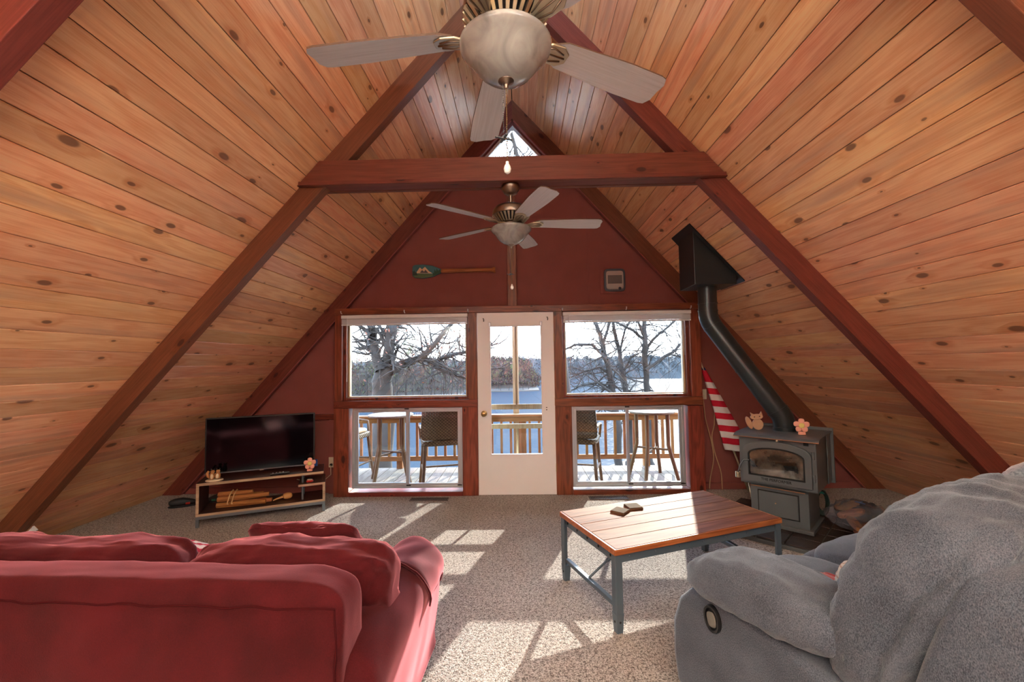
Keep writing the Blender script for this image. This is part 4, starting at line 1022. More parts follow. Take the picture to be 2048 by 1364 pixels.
# flue pipe: collar, elbow, slanted run, elbow, riser
fp = empty('stove_pipe', tuple(vw(.0, .055, 0)[:2]) + (.8265,), label='black stove pipe slanting up from stove to ceiling box', cat='stove pipe')
bx = Vector(fp.location); tgt = Vector((1.838, 4.24, 2.18)) - bx
e0 = Vector((0, 0, .10)); e1 = Vector((tgt.x, tgt.y, 1.86 - bx.z))
PM = MT['black_pipe']; rp_ = .0885
def bez(a, b, c, n_=6): return [(a * (1 - t) ** 2 + b * 2 * t * (1 - t) + c * t * t) for t in [i / n_ for i in range(n_ + 1)]]
dv_ = (e1 - e0).normalized()
m = MB(); m.tube([(0, 0, 0), (0, 0, .03)], rp_ + .006, 28); m.build('collar', MT['pewter'] if False else PM, fp, smooth=40)
m = MB(); m.tube([Vector((0, 0, .03))] + bez(e0 - Vector((0, 0, .05)), e0 + Vector((0, 0, .02)), e0 + dv_ * .09, 4), rp_, 28); m.build('elbow', PM, fp, smooth=35)
mid = e0.lerp(e1, .5)
m = MB(); m.tube([e0 + dv_ * .09, mid], rp_ - .002, 28); m.build('pipe_section', PM, fp, smooth=40)
m = MB(); m.tube([mid, e1 - dv_ * .07], rp_ - .0005, 28); m.build('pipe_section', PM, fp, smooth=40)
m = MB(); m.tube(bez(e1 - dv_ * .07, e1, e1 + Vector((0, 0, .09)), 4), rp_, 28); m.build('elbow', PM, fp, smooth=35)
m = MB(); m.tube([e1 + Vector((0, 0, .09)), Vector((tgt.x, tgt.y, tgt.z + .01))], rp_ - .002, 28); m.build('pipe_section', PM, fp, smooth=40)
for c_, ax in ((e0 + dv_ * .09, dv_), (mid, dv_), (e1 - dv_ * .07, dv_), (e1 + Vector((0, 0, .09)), Vector((0, 0, 1))), (e1 + Vector((0, 0, .16)), Vector((0, 0, 1)))):
    m = MB(); m.tube([c_ - ax * .004, c_ + ax * .004], rp_ + .0035, 28); m.build('joint_band', PM, fp, smooth=40)
# ceiling support box cut to the slope
cb = empty('flue_support_box', (1.838, 4.24, 2.18), label='black metal flue support box fixed to the sloping ceiling', cat='flue box')
def roofz(x): return AZ - abs(x - AX) * TN - .002
x0, x1, y0, y1 = -.192, .197, -.19, .19
zz = lambda x: roofz(1.838 + x) - 2.18 - .006
m = MB(); m.loft([[(x0, y0, 0), (x1, y0, 0), (x1, y0, zz(x1)), (x0, y0, zz(x0))], [(x0, y1, 0), (x1, y1, 0), (x1, y1, zz(x1)), (x0, y1, zz(x0))]]); m.build('housing', PM, cb, bevel=.003)
k = .05
m = MB()
for (a0, a1, c0, c1) in ((x0 - k, x1 + k, y0 - k, y0 + .001), (x0 - k, x1 + k, y1 - .001, y1 + k), (x0 - k, x0 + .001, y0, y1), (x1 - .001, x1 + k, y0, y1)):
    m.loft([[(a0, c0, zz(a0) - .010), (a1, c0, zz(a1) - .010), (a1, c0, zz(a1)), (a0, c0, zz(a0))], [(a0, c1, zz(a0) - .010), (a1, c1, zz(a1) - .010), (a1, c1, zz(a1)), (a0, c1, zz(a0))]])
m.build('flange', PM, cb)
# ornaments on the stove
TPZ = .8275
flower(vw(.17, -.14, TPZ), ST + R(20), 'pink five petal flower ornament on the stove beside the pipe')
MT['gingerbread'] = plain('gingerbread_wood', srgb(184, 146, 118), .7, bump=.4, bscale=60, var=.15, vscale=20); MT['ginger_dark'] = plain('gingerbread_line', srgb(70, 50, 42), .7)
ow = empty('squirrel_ornament', vw(-.20, -.08, TPZ), ST + R(28), label='flat wooden squirrel ornament standing on the stove top', cat='ornament')
def slab(name, poly, y0, y1, mat, parent): 
    mm = MB(); mm.prism(poly, y0, y1); return mm.build(name, mat, parent, bevel=.004)
def ell(cx, cz, a, b, n_=18, rot=0): return [(cx + a * cos(t) * cos(rot) - b * sin(t) * sin(rot), cz + a * cos(t) * sin(rot) + b * sin(t) * cos(rot)) for t in [2 * pi * k / n_ for k in range(n_)]]
slab('body', ell(.02, .05, .046, .05), -.012, .012, MT['gingerbread'], ow)
slab('tail', ell(-.05, .062, .022, .06, rot=.35), -.010, .010, MT['gingerbread'], ow)
hd = slab('head', ell(.012, .118, .052, .026, rot=.12), -.018, .006, MT['gingerbread'], ow)
slab('ear', [(.03, .132), (.05, .17), (.062, .135)], -.014, .004, MT['gingerbread'], hd)
slab('ear', [(-.03, .125), (-.04, .158), (-.005, .14)], -.014, .004, MT['gingerbread'], hd)
for x, z in ((-.008, .118), (.034, .124)): slab('eye', ell(x, z, .006, .005, 10), -.021, -.0185, MT['ginger_dark'], hd)

# bag of split wood and a coiled cord by the stove
MT['plastic'] = alpha_mix('thin_plastic_bag', srgb(120, 122, 136), .42, .18)
bg = empty('firewood_bag', (2.73, 3.66, .05), R(20), label='clear plastic bag of split firewood beside the stove hearth', cat='bag')
def bagfn(u, v, w, p):
    q = Vector(p); q.z *= (1 - .3 * max(0, u)); q += Vector((fbm((u * 2, v * 2, w * 2), 1.3, 3), fbm((u * 2 + 5, v * 2, w * 2), 1.3, 3), .7 * fbm((u * 2, v * 2 + 9, w * 2), 1.3, 3))) * .035
    q.z = max(q.z, -.085); return q
m = MB(); m.soft((0, 0, .0875 + .05), (.46, .30, .20), e=2.7, n=24, fn=bagfn); m.build('plastic_wrap', MT['plastic'], bg, smooth=True)
m = MB(); m.soft((.10, .02, .13), (.26, .26, .16), e=2.6, n=14, fn=lambda u, v, w, p: Vector(p) + Vector((0, 0, .02 * fbm((u * 3, v * 3, w), 1.5, 2)))); m.build('dark_contents', MT['shoe'], bg, smooth=True)
for i, (x, y, z, a, L) in enumerate(((-.12, -.06, .10, 60, .18), (-.06, .0, .15, -35, .20), (-.02, .06, .19, -28, .19), (-.06, -.10, .07, -10, .20))):
    m = MB(); m.soft((0, 0, 0), (L, .07, .05), e=3.2, n=8, fn=lambda u, v, w, p: (p.x, p.y * (1 - .2 * u * u), p.z + .01 * u)); o = m.build('log', MT['kindling'], bg, smooth=40); o.location = (x, y, z); o.rotation_euler = (R(12), R(-10), R(a))
MT['printblue'] = plain('blue_print', srgb(30, 110, 190), .4)
m = MB(); m.box((.02, -.02, .232), (.018, .07, .003)); m.box((.05, 0, .228), (.05, .016, .003)); m.build('printed_mark', MT['printblue'], bg)
cc = empty('cord_coil', (2.70, 4.02, 0), R(-30), label='dark green cord coil hanging tied behind the stove pedestal', cat='cord')
MT['dgreen'] = plain('dark_green_cord', srgb(26, 48, 44), .5)
m = MB()
for k in range(5):
    m.tube([(.05 * sin(a) * (1 - .1 * k), .008 * k - .02, .17 + .11 * cos(a) * (1 - .06 * k)) for a in [2 * pi * j / 20 for j in range(21)]], .006, 6)
m.build('coil', MT['dgreen'], cc, smooth=True)
m = MB(); m.tube([(-.03, 0, .26), (.03, 0, .26)], .016, 8); m.build('tie', plain('teal_tie', srgb(36, 140, 130), .5), cc, smooth=True)

# floor vents and the little white card
for x, lb in ((-1.02, 'brown metal floor vent in the carpet before the window with the forked tree'), (.92, 'brown metal floor vent in the carpet behind the coffee table')):
    r_ = empty('floor_vent', (x, 4.745, 0), label=lb, cat='vent', group='floor vents')
    m = MB(); m.bb(-.21, .21, -.055, .055, .0005, .006); m.build('plate', plain('brown_vent', srgb(92, 74, 60), .5, .3) if 'brown_vent' not in bpy.data.materials else bpy.data.materials['brown_vent'], r_, bevel=.002)
    for k in range(22):
        m = MB(); xx = -.19 + k * .018; m.bb(xx, xx + .008, -.04, .04, .0062, .008); m.build('louver', MT['dark'], r_)
m = MB(); m.box((0, 0, .05), (.045, .012, .10)); o = m.build('white_tag', MT['vinyl'], None, bevel=.002, label='small white tag propped at the foot of the left rafter', cat='tag'); o.location = (-3.77, 3.262, .20); o.rotation_euler = (0, R(42), 0)
# two torchiere lamps added out of view as fill, tinted blue against warm bounce
MT['fill_shade'] = plain('fill_lamp_bowl', srgb(232, 222, 204), .5)
for x_, lb in ((-1.1, 'tall torchiere added as fill light behind the red sofa'), (1.0, 'tall torchiere added as fill light behind the grey loveseat')):
    lp = empty('fill_lamp', (x_, -2.7, 0), label=lb, cat='lamp', group='added fill lamps')
    m = MB(); m.lathe([(.001, 0), (.14, 0), (.14, .012), (.03, .03), (.014, .05), (.012, 1.60), (.03, 1.62), (.001, 1.62)], 24); m.build('stand', MT['nickel'], lp, smooth=35)
    m = MB(); m.lathe([(.001, 1.62), (.06, 1.625), (.14, 1.68), (.19, 1.76), (.20, 1.78), (.192, 1.78), (.13, 1.69), (.05, 1.64), (.001, 1.64)], 32); m.build('fill_bowl', MT['fill_shade'], lp, smooth=True)  # rim shaped to cut off the low rays of the added light
    ld = bpy.data.lights.new('fill_light', 'AREA'); ld.shape = 'DISK'; ld.size = .20; ld.energy = FILL_W; ld.color = (.42, .745, 1.0)
    lo_ = bpy.data.objects.new('fill_light', ld); COL.objects.link(lo_); lo_.parent = lp; lo_.location = (0, 0, 1.70); lo_.rotation_euler = (R(180), 0, 0)
# ------------------------------------------------------------------ ceiling fans hung from the collar ties
def alabaster():
    m, n, l, b = newmat('alabaster_glass'); tc = n.new('ShaderNodeTexCoord'); t = n.new('ShaderNodeTexNoise'); t.inputs['Scale'].default_value = 7; t.inputs['Detail'].default_value = 4; t.inputs['Distortion'].default_value = 2.4
    l.new(tc.outputs['Object'], t.inputs['Vector']); rp = n.new('ShaderNodeValToRGB'); rp.color_ramp.elements[0].position = .3; rp.color_ramp.elements[0].color = srgb(132, 134, 136); rp.color_ramp.elements[1].position = .7; rp.color_ramp.elements[1].color = srgb(172, 176, 178)
    l.new(t.outputs['Fac'], rp.inputs[0]); l.new(rp.outputs[0], b.inputs['Base Color']); b.inputs['Roughness'].default_value = .18; b.inputs['Subsurface Weight'].default_value = .25; b.inputs['Subsurface Radius'].default_value = (.05, .05, .04)
    b.inputs['Transmission Weight'].default_value = 0; b.inputs['Coat Weight'].default_value = .5; b.inputs['Coat Roughness'].default_value = .06; return m
MT['bowl'] = alabaster()
MT['bulb'] = plain('white_pull_fob', srgb(236, 236, 240), .2)
MT['bronze'] = plain('brushed_bronze', srgb(150, 134, 120), .3, 1.0)
def blade_mesh():
    m = MB(); n_ = 10; L0, L1 = .175, .69
    out = []
    def half(x):
        t = (x - L0) / (L1 - L0); return .050 + .020 * min(1, t * 1.6)
    xs = [L0 + (L1 - .04 - L0) * k / n_ for k in range(n_ + 1)]
    up = [(L0 - .0, .030)] + [(x, half(x)) for x in xs[1:]] + [(L1 - .016, half(L1) * .93), (L1, half(L1) * .55), (L1 - .004, 0)]
    poly = up + [(x, -y) for x, y in up[::-1][1:]]
    m.prism(poly, -.0032, .0032, 'z'); return m
def make_fan(loc, ang, label, drop, ch=0.0):
    root = empty('ceiling_fan', loc, label=label, cat='ceiling fan', group='ceiling fans under the collar ties')
    B = MT['bronze']; P_ = MT['pewter']
    # z = 0 at the underside of the tie
    m = MB(); m.lathe([(.001, 0), (.066, 0), (.07, -.012), (.068, -.03), (.05, -.062), (.03, -.074), (.018, -.078), (.001, -.078)], 28); m.build('canopy', B, root, smooth=35)
    m = MB(); m.tube([(0, 0, -.07), (0, 0, -drop)], .0125, 12); m.build('downrod', B, root, smooth=50)
    z0 = -drop
    m = MB(); m.lathe([(.001, z0 + .01), (.02, z0 + .008), (.028, z0 - .004), (.07, z0 - .012), (.115, z0 - .03), (.138, z0 - .058), (.142, z0 - .085), (.139, z0 - .095), (.06, z0 - .096), (.001, z0 - .096)], 36); m.build('motor_housing', B, root, smooth=35)
    z1 = z0 - .096
    m = MB(); m.lathe([(.001, z1), (.130, z1), (.128, z1 - .004), (.085, z1 - .045), (.07, z1 - .05), (.001, z1 - .05)], 36); m.build('vent_cone', MT['dark'], root, smooth=35)
    for k in range(30):
        a = 2 * pi * k / 30
        m = MB(); rdir = Vector((cos(a), sin(a), 0)); td = Vector((-sin(a), cos(a), 0))
        p0 = rdir * .136 + Vector((0, 0, z1)); p1 = rdir * .088 + Vector((0, 0, z1 - .05))
        vs = []
        for p in (p0, p1):
            for s in (-1, 1):
                for o_ in (0, .006): vs.append(p + td * s * (.0075 if p is p0 else .005) + Vector((0, 0, -o_)) + rdir * o_)
        m.add(vs, [(0, 1, 3, 2), (4, 6, 7, 5), (0, 4, 5, 1), (2, 3, 7, 6), (1, 5, 7, 3), (0, 2, 6, 4)]); m.build('vent_rib', P_, root)
    m = MB(); m.lathe([(.001, z1 - .048), (.088, z1 - .048), (.09, z1 - .056), (.066, z1 - .060), (.064, z1 - .092), (.075, z1 - .097), (.001, z1 - .097)], 32); m.build('hub', B, root, smooth=35)
    zb = z1 - .058
    bm_ = None
    for k in range(5):
        a = R(ang) + 2 * pi * k / 5
        br = MB()
        br.loft([[(.06, -.016, -.006), (.06, .016, -.006), (.06, .016, .006), (.06, -.016, .006)], [(.12, -.012, -.016), (.12, .012, -.016), (.12, .012, -.006), (.12, -.012, -.006)], [(.165, -.038, -.012), (.165, .038, -.012), (.165, .038, -.003), (.165, -.038, -.003)], [(.215, -.040, -.010), (.215, .040, -.010), (.215, .040, -.002), (.215, -.040, -.002)], [(.245, -.018, -.008), (.245, .018, -.008), (.245, .018, -.002), (.245, -.018, -.002)]])
        hold = empty('blade_iron_mount'); COL.objects.unlink(hold); bpy.data.objects.remove(hold)
        bo_ = br.build('blade_iron', P_, root, bevel=.003); bo_.location = (0, 0, zb); bo_.rotation_euler = (R(-11), 0, a); bo_.rotation_mode = 'XYZ'
        for j in range(3):
            m = MB(); m.tube([(.13 + .0 * j, -.014 + j * .014, -.013), (.18, -.026 + j * .026, -.0125), (.232 - abs(j - 1) * .01, -.014 + j * .014, -.010)], .0035, 6); q = m.build('scroll_rib', B, bo_, smooth=True)
        b_ = blade_mesh(); bl_ = b_.build('blade', MT['blade'], root); bl_.data.materials.append(MT['blade_edge'])
        for p in bl_.data.polygons:
            if abs(p.normal.z) < .5: p.material_index = 1
        bl_.location = (0, 0, zb + .002); bl_.rotation_euler = (R(-11), 0, a)
    zr = z1 - .097                     # rim of the glass bowl
    bowl_prof = [(.06, zr + .002), (.148, zr + .004), (.153, zr - .004), (.150, zr - .016), (.139, zr - .028), (.124, zr - .042), (.108, zr - .066), (.086, zr - .092), (.06, zr - .110), (.03, zr - .120), (.001, zr - .122)]
    m = MB(); m.lathe(bowl_prof, 48); m.build('glass_bowl', MT['bowl'], root, smooth=True)
    zf = zr - .116
    m = MB(); m.lathe([(.001, zf + .004), (.027, zf + .002), (.026, zf - .006), (.014, zf - .014), (.008, zf - .018), (.007, zf - .030), (.001, zf - .032)], 20); m.build('finial', B, root, smooth=35)
    # beaded pull chains
    for (cx, L, fob) in ((.0, .305 - ch, 'bulb'), (-.010, .225 - ch, 'fan')):
        m = MB(); nb = int(L / .0062); cy0 = -.012 if fob == 'fan' else 0
        for i in range(nb):
            z = zf - .028 - i * .0062; m.lathe([(.0006, .0022), (.0021, .0008), (.0021, -.0008), (.0006, -.0022)], 6, (cx, cy0, z))
        m.tube([(cx, cy0, zf - .02), (cx, cy0, zf - .028 - L)], .0006, 4)
        chn = m.build('pull_chain', MT['brass'] if fob == 'bulb' else MT['black_iron'], root, smooth=True)
        ze = zf - .028 - L
        if fob == 'bulb':
            m = MB(); m.lathe([(.001, 0), (.005, -.001), (.0055, -.008), (.010, -.016), (.0125, -.026), (.010, -.036), (.004, -.041), (.001, -.041)], 16, (cx, cy0, ze)); m.build('bulb_fob', MT['bulb'], chn, smooth=True)
        else:
            m = MB(); m.lathe([(.001, 0), (.008, -.003), (.009, -.012), (.004, -.016), (.001, -.016)], 12, (cx, cy0, ze))
            for k in range(4):
                a = k * pi / 2 + .4; m.box((cx + cos(a) * .017, cy0 + sin(a) * .017, ze - .009), (.024, .009, .002), rz=a)
            m.build('fan_fob', MT['black_iron'], chn, smooth=40)
    return root
f1 = make_fan((-.034, 1.332 + RT / 2, CZ - .0005), 29, 'ceiling fan with grey blades and alabaster bowl above the sofas', .104, .058)
f2 = make_fan((-.058, 3.161 + RT / 2, CZ - .0005), 4, 'ceiling fan with grey blades and alabaster bowl before the gable panel', .142, .03)

# ------------------------------------------------------------------ the porch outside
DZ = -.10; DY0, DY1 = 5.145, 6.62
MT['cedar'] = wood('cedar_board', srgb(150, 104, 58), srgb(112, 70, 34), srgb(110, 66, 34), axis=1, rough=.6, knots=.3, vary=.15)
MT['cedar_z'] = wood('cedar_baluster', srgb(146, 98, 50), srgb(108, 64, 28), srgb(104, 62, 32), axis=2, rough=.6, knots=.2, vary=.15)
MT['cedar_x'] = wood('cedar_rail', srgb(146, 98, 50), srgb(108, 64, 28), srgb(104, 62, 32), axis=0, rough=.6, knots=.2, vary=.1)
MT['deck_wood'] = wood('weathered_deck', srgb(120, 104, 88), srgb(88, 73, 60), srgb(110, 88, 70), axis=1, rough=.75, knots=.1, vary=.14)
jo = MB(); jo.bb(-4.2, 4.1, 5.15, 6.6, DZ - .20, DZ - .042); deck = jo.build('deck', MT['cedar_x'], kind='structure')
x = -4.2; bwid = .138
dm_ = MB(); dm_.bb(-bwid / 2, bwid / 2, -(DY1 - DY0) / 2, (DY1 - DY0) / 2, -.04, 0); dme = dm_.mesh('deck_board', MT['deck_wood'])
while x < 4.05:
    o = bpy.data.objects.new('deck_board', dme); COL.objects.link(o); o.parent = deck; o.location = (x + bwid / 2, (DY0 + DY1) / 2, DZ); x += .1455
rl = empty('deck_railing', (0, 6.54, DZ), label='cedar deck railing with square balusters overlooking the lake', cat='railing')
RH = .80
def rpart(name, x0, x1, y0, y1, z0, z1, mat): 
    m = MB(); m.bb(-(x1 - x0) / 2, (x1 - x0) / 2, y0, y1, 0, z1 - z0); o = m.build(name, MT[mat], rl, bevel=.003); o.location = ((x0 + x1) / 2, 0, z0)
rpart('top_rail', -4.2, 4.1, -.06, .07, RH - .03, RH, 'cedar_x'); rpart('upper_rail', -4.2, 4.1, -.02, .018, RH - .11, RH - .031, 'cedar_x'); rpart('lower_rail', -4.2, 4.1, -.02, .018, .12, .19, 'cedar_x')
for xp in (-3.9, -1.86, .02, 1.86, 3.9): rpart('railing_post', xp - .044, xp + .044, .019, .105, -.04, RH - .031, 'cedar_z')
bmm = MB(); bmm.bb(-.018, .018, -.018, .018, 0, RH - .302); bme = bmm.mesh('baluster', MT['cedar_z'])
xb = -4.13
while xb < 4.05:
    o = bpy.data.objects.new('baluster', bme); COL.objects.link(o); o.parent = rl; o.location = (xb, 0, .191); xb += .1415
pp = MB(); pp.bb(-.045, .045, -.045, .045, 0, 3.3); MT['pale_post'] = wood('pale_post_wood', srgb(164, 146, 112), srgb(132, 112, 80), srgb(150, 120, 84), axis=2, rough=.6, knots=.1, vary=.05)
o = pp.build('porch_post', MT['pale_post'], None, bevel=.004, label='pale square porch post rising behind the deck railing', cat='post'); o.location = (-.085, 6.69, -.10)
# screen door just outside the white door
sdr = empty('screen_door', (-.058, 5.10, 0), label='slim pale wooden screen door frame outside the white door', cat='screen door')
for nm, a in (('stile', (-.42, -.345, .0, 2.03)), ('stile', (.345, .42, .0, 2.03)), ('rail', (-.344, .344, .0, .12)), ('rail', (-.344, .344, 1.95, 2.03)), ('rail', (-.344, .344, .925, .985)), ('rail', (-.344, .344, .70, .755)), ('centre_bar', (-.012, .012, .1205, .6995)), ('centre_bar', (-.012, .012, .9855, 1.9495))):
    m = MB(); m.bb(a[0], a[1], -.012, .012, a[2], a[3]); m.build(nm, MT['pale_post'], sdr, bevel=.002)

def wicker():
    m, n, l, b = newmat('woven_wicker'); tc = n.new('ShaderNodeTexCoord'); sp_ = n.new('ShaderNodeSeparateXYZ'); l.new(tc.outputs['Object'], sp_.inputs[0])
    a = math_(n, l, 'SINE', math_(n, l, 'MULTIPLY', sp_.outputs[0], 150)); c = math_(n, l, 'SINE', math_(n, l, 'MULTIPLY', sp_.outputs[2], 170))
    f = math_(n, l, 'MULTIPLY_ADD', math_(n, l, 'MULTIPLY', a, c), .5, .5)
    rp = n.new('ShaderNodeValToRGB'); rp.color_ramp.elements[0].color = srgb(70, 56, 38); rp.color_ramp.elements[1].color = srgb(122, 104, 76); l.new(f, rp.inputs[0]); l.new(rp.outputs[0], b.inputs['Base Color']); b.inputs['Roughness'].default_value = .7
    bp = n.new('ShaderNodeBump'); bp.inputs['Distance'].default_value = .006; l.new(f, bp.inputs['Height']); l.new(bp.outputs['Normal'], b.inputs['Normal']); return m
MT['wicker'] = wicker(); MT['teak'] = wood('teak_leg', srgb(112, 82, 52), srgb(80, 56, 32), srgb(80, 54, 34), axis=2, rough=.6, knots=.1, vary=.1)
MT['cushion'] = plain('tan_cushion', srgb(206, 176, 136), .9, bump=.3, bscale=200)
def bar_chair(loc, rz, label):
    """faces -y in its own frame turned by rz; z=0 on the deck"""
    r_ = empty('bar_chair', loc, rz, label=label, cat='chair', group='wicker bar chairs on the deck')
    sh = .62
    def bf(u, v, w, p): return (p.x * (1 - .05 * w), p.y + .05 * u * u * 1.2 - .0 + .06 * (w + 1) / 2, p.z)
    m = MB(); m.soft((0, .22, sh + .27), (.56, .05, .50), e=8, n=16, fn=bf); m.build('backrest', MT['wicker'], r_, smooth=True)
    m = MB(); m.soft((0, 0, sh - .02), (.54, .48, .08), e=7, n=10); m.build('seat', MT['wicker'], r_, smooth=True)
    m = MB(); m.soft((0, -.01, sh + .04), (.48, .42, .06), e=4, n=10); m.build('seat_pad', MT['cushion'], r_, smooth=True)
    for sx in (-1, 1):
        for sy in (-1, 1):
            m = MB(); m.tube([(sx * .23, sy * .19, sh - .03), (sx * .245, sy * .215, .3), (sx * .27, sy * .26, 0)], [.022, .021, .018], 8); m.build('leg', MT['teak'], r_, smooth=50)
    for sx in (-1, 1):
        m = MB(); m.tube([(sx * .25, -.225, .26), (sx * .25, .225, .26)], .013, 8); m.build('stretcher', MT['teak'], r_, smooth=50)
        m = MB(); m.tube([(sx * .27, .22, sh + .16), (sx * .28, 0, sh + .17), (sx * .28, -.16, sh + .15), (sx * .26, -.19, sh - .02)], .018, 8); m.build('armrest', MT['teak'], r_, smooth=50)
    m = MB(); m.tube([(-.25, -.23, .22), (.25, -.23, .22)], .013, 8); m.build('foot_rail', MT['teak'], r_, smooth=50)
    return r_
def bistro(loc, rz, label):
    r_ = empty('bistro_table', loc, rz, label=label, cat='table', group='round bistro tables on the deck')
    h = .90
    m = MB(); m.lathe([(.001, h - .03), (.29, h - .03), (.30, h - .02), (.30, h - .006), (.292, h), (.001, h)], 40); m.build('table_top', MT['deck_wood'], r_, smooth=35)
    for k in range(4):
        a = pi / 4 + k * pi / 2
        m = MB(); m.tube([(cos(a) * .21, sin(a) * .21, h - .03), (cos(a) * .21, sin(a) * .21, .45), (cos(a) * .33, sin(a) * .33, 0)], [.028, .026, .024], 8); m.build('leg', MT['teak'], r_, smooth=50)
    for k in range(2):
        a = pi / 4 + k * pi / 2
        m = MB(); m.tube([(cos(a) * .25, sin(a) * .25, .38 + .016 * k), (-cos(a) * .25, -sin(a) * .25, .38 + .016 * k)], .014, 8); m.build('cross_stretcher', MT['teak'], r_, smooth=50)
    return r_
bistro((-1.78, 5.87, DZ), R(20), 'round wooden bistro table on the deck beside the trunk of the forked tree')
bistro((1.75, 5.90, DZ), R(12), 'round wooden bistro table on the deck in the lake glare')
bar_chair((-1.02, 5.55, DZ), R(196), 'wicker bar chair on the deck beside the white door')
bar_chair((.70, 5.55, DZ), R(164), 'wicker bar chair on the deck between white door and lake glare table')
bar_chair((-2.42, 5.95, DZ), R(80), 'wicker bar chair at the outer end of the deck table beside the forked tree')

# ------------------------------------------------------------------ land, lake, far shores
LZ = -8.0
def lake_mat():
    m, n, l, b = newmat('lake_water'); n.remove(b)
    df = n.new('ShaderNodeBsdfDiffuse'); df.inputs['Color'].default_value = (.014, .022, .031, 1)
    gl = n.new('ShaderNodeBsdfGlossy'); gl.inputs['Roughness'].default_value = .34; mx = n.new('ShaderNodeMixShader'); mx.inputs[0].default_value = .022
    tc = n.new('ShaderNodeTexCoord'); mp = n.new('ShaderNodeMapping'); mp.inputs['Scale'].default_value = (.5, 1.4, 1); l.new(tc.outputs['Object'], mp.inputs[0])
    t = n.new('ShaderNodeTexNoise'); t.inputs['Scale'].default_value = 1.3; t.inputs['Detail'].default_value = 5; l.new(mp.outputs[0], t.inputs['Vector'])
    bp = n.new('ShaderNodeBump'); bp.inputs['Strength'].default_value = .6; bp.inputs['Distance'].default_value = .3; l.new(t.outputs['Fac'], bp.inputs['Height'])
    l.new(bp.outputs['Normal'], gl.inputs['Normal']); l.new(bp.outputs['Normal'], df.inputs['Normal'])
    l.new(df.outputs[0], mx.inputs[1]); l.new(gl.outputs[0], mx.inputs[2]); l.new(mx.outputs[0], n['Material Output'].inputs['Surface']); return m
lk = MB(); lk.add([(-500, 14, LZ), (500, 14, LZ), (500, 600, LZ), (-500, 600, LZ)], [(0, 1, 2, 3)]); lk.build('lake', lake_mat(), kind='structure', fix=False)
def gh(x, y):
    right = 1 / (1 + math.exp(-(x - 1.0) * .6))
    edge = 13 + 11 * right
    t = max(0, min(1, (y - 6) / (edge - 6)))
    top = -1.6 - (2.0 * t if right > .5 else 2.8 * t)
    drop = max(0, (y - edge)) * .75
    return max(top - drop - (1.4 * (1 - right)) * t + .15 * fbm((x, y, 0), .3, 2), LZ - 1)
gm = MB(); NX, NY = 60, 40; vs = []; fs = []
for j in range(NY + 1):
    for i in range(NX + 1):
        xx = -40 + 80 * i / NX; yy = 5.2 + 34 * (j / NY) ** 1.3; vs.append((xx, yy, gh(xx, yy)))
for j in range(NY):
    for i in range(NX): a = j * (NX + 1) + i; fs.append((a, a + 1, a + NX + 2, a + NX + 1))
gm.add(vs, fs); gm.build('ground', plain('leaf_litter', srgb(104, 84, 62), .95, bump=.8, bscale=8, var=.4, vscale=6), kind='structure', smooth=True)
MT['forest'] = plain('far_forest', srgb(26, 30, 32), 1, var=.35, vscale=.25, bump=.8, bscale=.6)
MT['forest2'] = plain('near_shore_brush', srgb(46, 40, 33), 1, var=.45, vscale=.35, bump=.8, bscale=1)
def shore(name, pts, hts, depth, mat, seed, label, step=1.0, shelf=0.0):
    """a wooded bank: land strip with a ragged canopy over it"""
    m = MB(); rngs = []; r2 = random.Random(seed)
    P_ = [Vector(p) for p in pts]; segs = []
    for i in range(len(P_) - 1):
        n_ = max(2, int((P_[i + 1] - P_[i]).length / step))
        for k in range(n_): t = k / n_; segs.append((P_[i].lerp(P_[i + 1], t), hts[i] * (1 - t) + hts[i + 1] * t))
    rows = 7; low = 3 if shelf else 0
    vs = []; fs = []
    for i, (p, h_) in enumerate(segs):
        if shelf:
            for off, z in ((0, -.4), (1.2, .35), (shelf, .75)): vs.append((p.x, p.y + off, LZ + z))
        for j in range(rows):
            t = j / (rows - 1)
            z = LZ - .2 + h_ * sin(t * pi / 2) * (1 + .22 * fbm((i * .35 * step, j * .8, seed), .9, 3) + (.16 * r2.random() if j >= 3 else 0))
            off = shelf + .3 * bool(shelf) + depth * t + r2.uniform(-.3, .3) * step * (j > 0 or not shelf)
            vs.append((p.x + r2.uniform(-.3, .3) * step, p.y + off, z if j else (LZ + .7 if shelf else LZ - .3)))
    rows += low
    n_ = len(segs)
    for i in range(n_ - 1):
        for j in range(rows - 1): a = i * rows + j; fs.append((a, a + rows, a + rows + 1, a + 1))
    m.add(vs, fs); o = m.build(name, mat, None, fix=False, kind='stuff'); tag(o, label=label, cat='forest'); return o
MT['scrub_a'] = plain('scrub_russet', srgb(64, 42, 32), 1, var=.3, vscale=3); MT['scrub_b'] = plain('scrub_olive', srgb(76, 78, 46), 1, var=.3, vscale=3); MT['scrub_c'] = plain('scrub_grey', srgb(36, 35, 35), 1, var=.3, vscale=3)
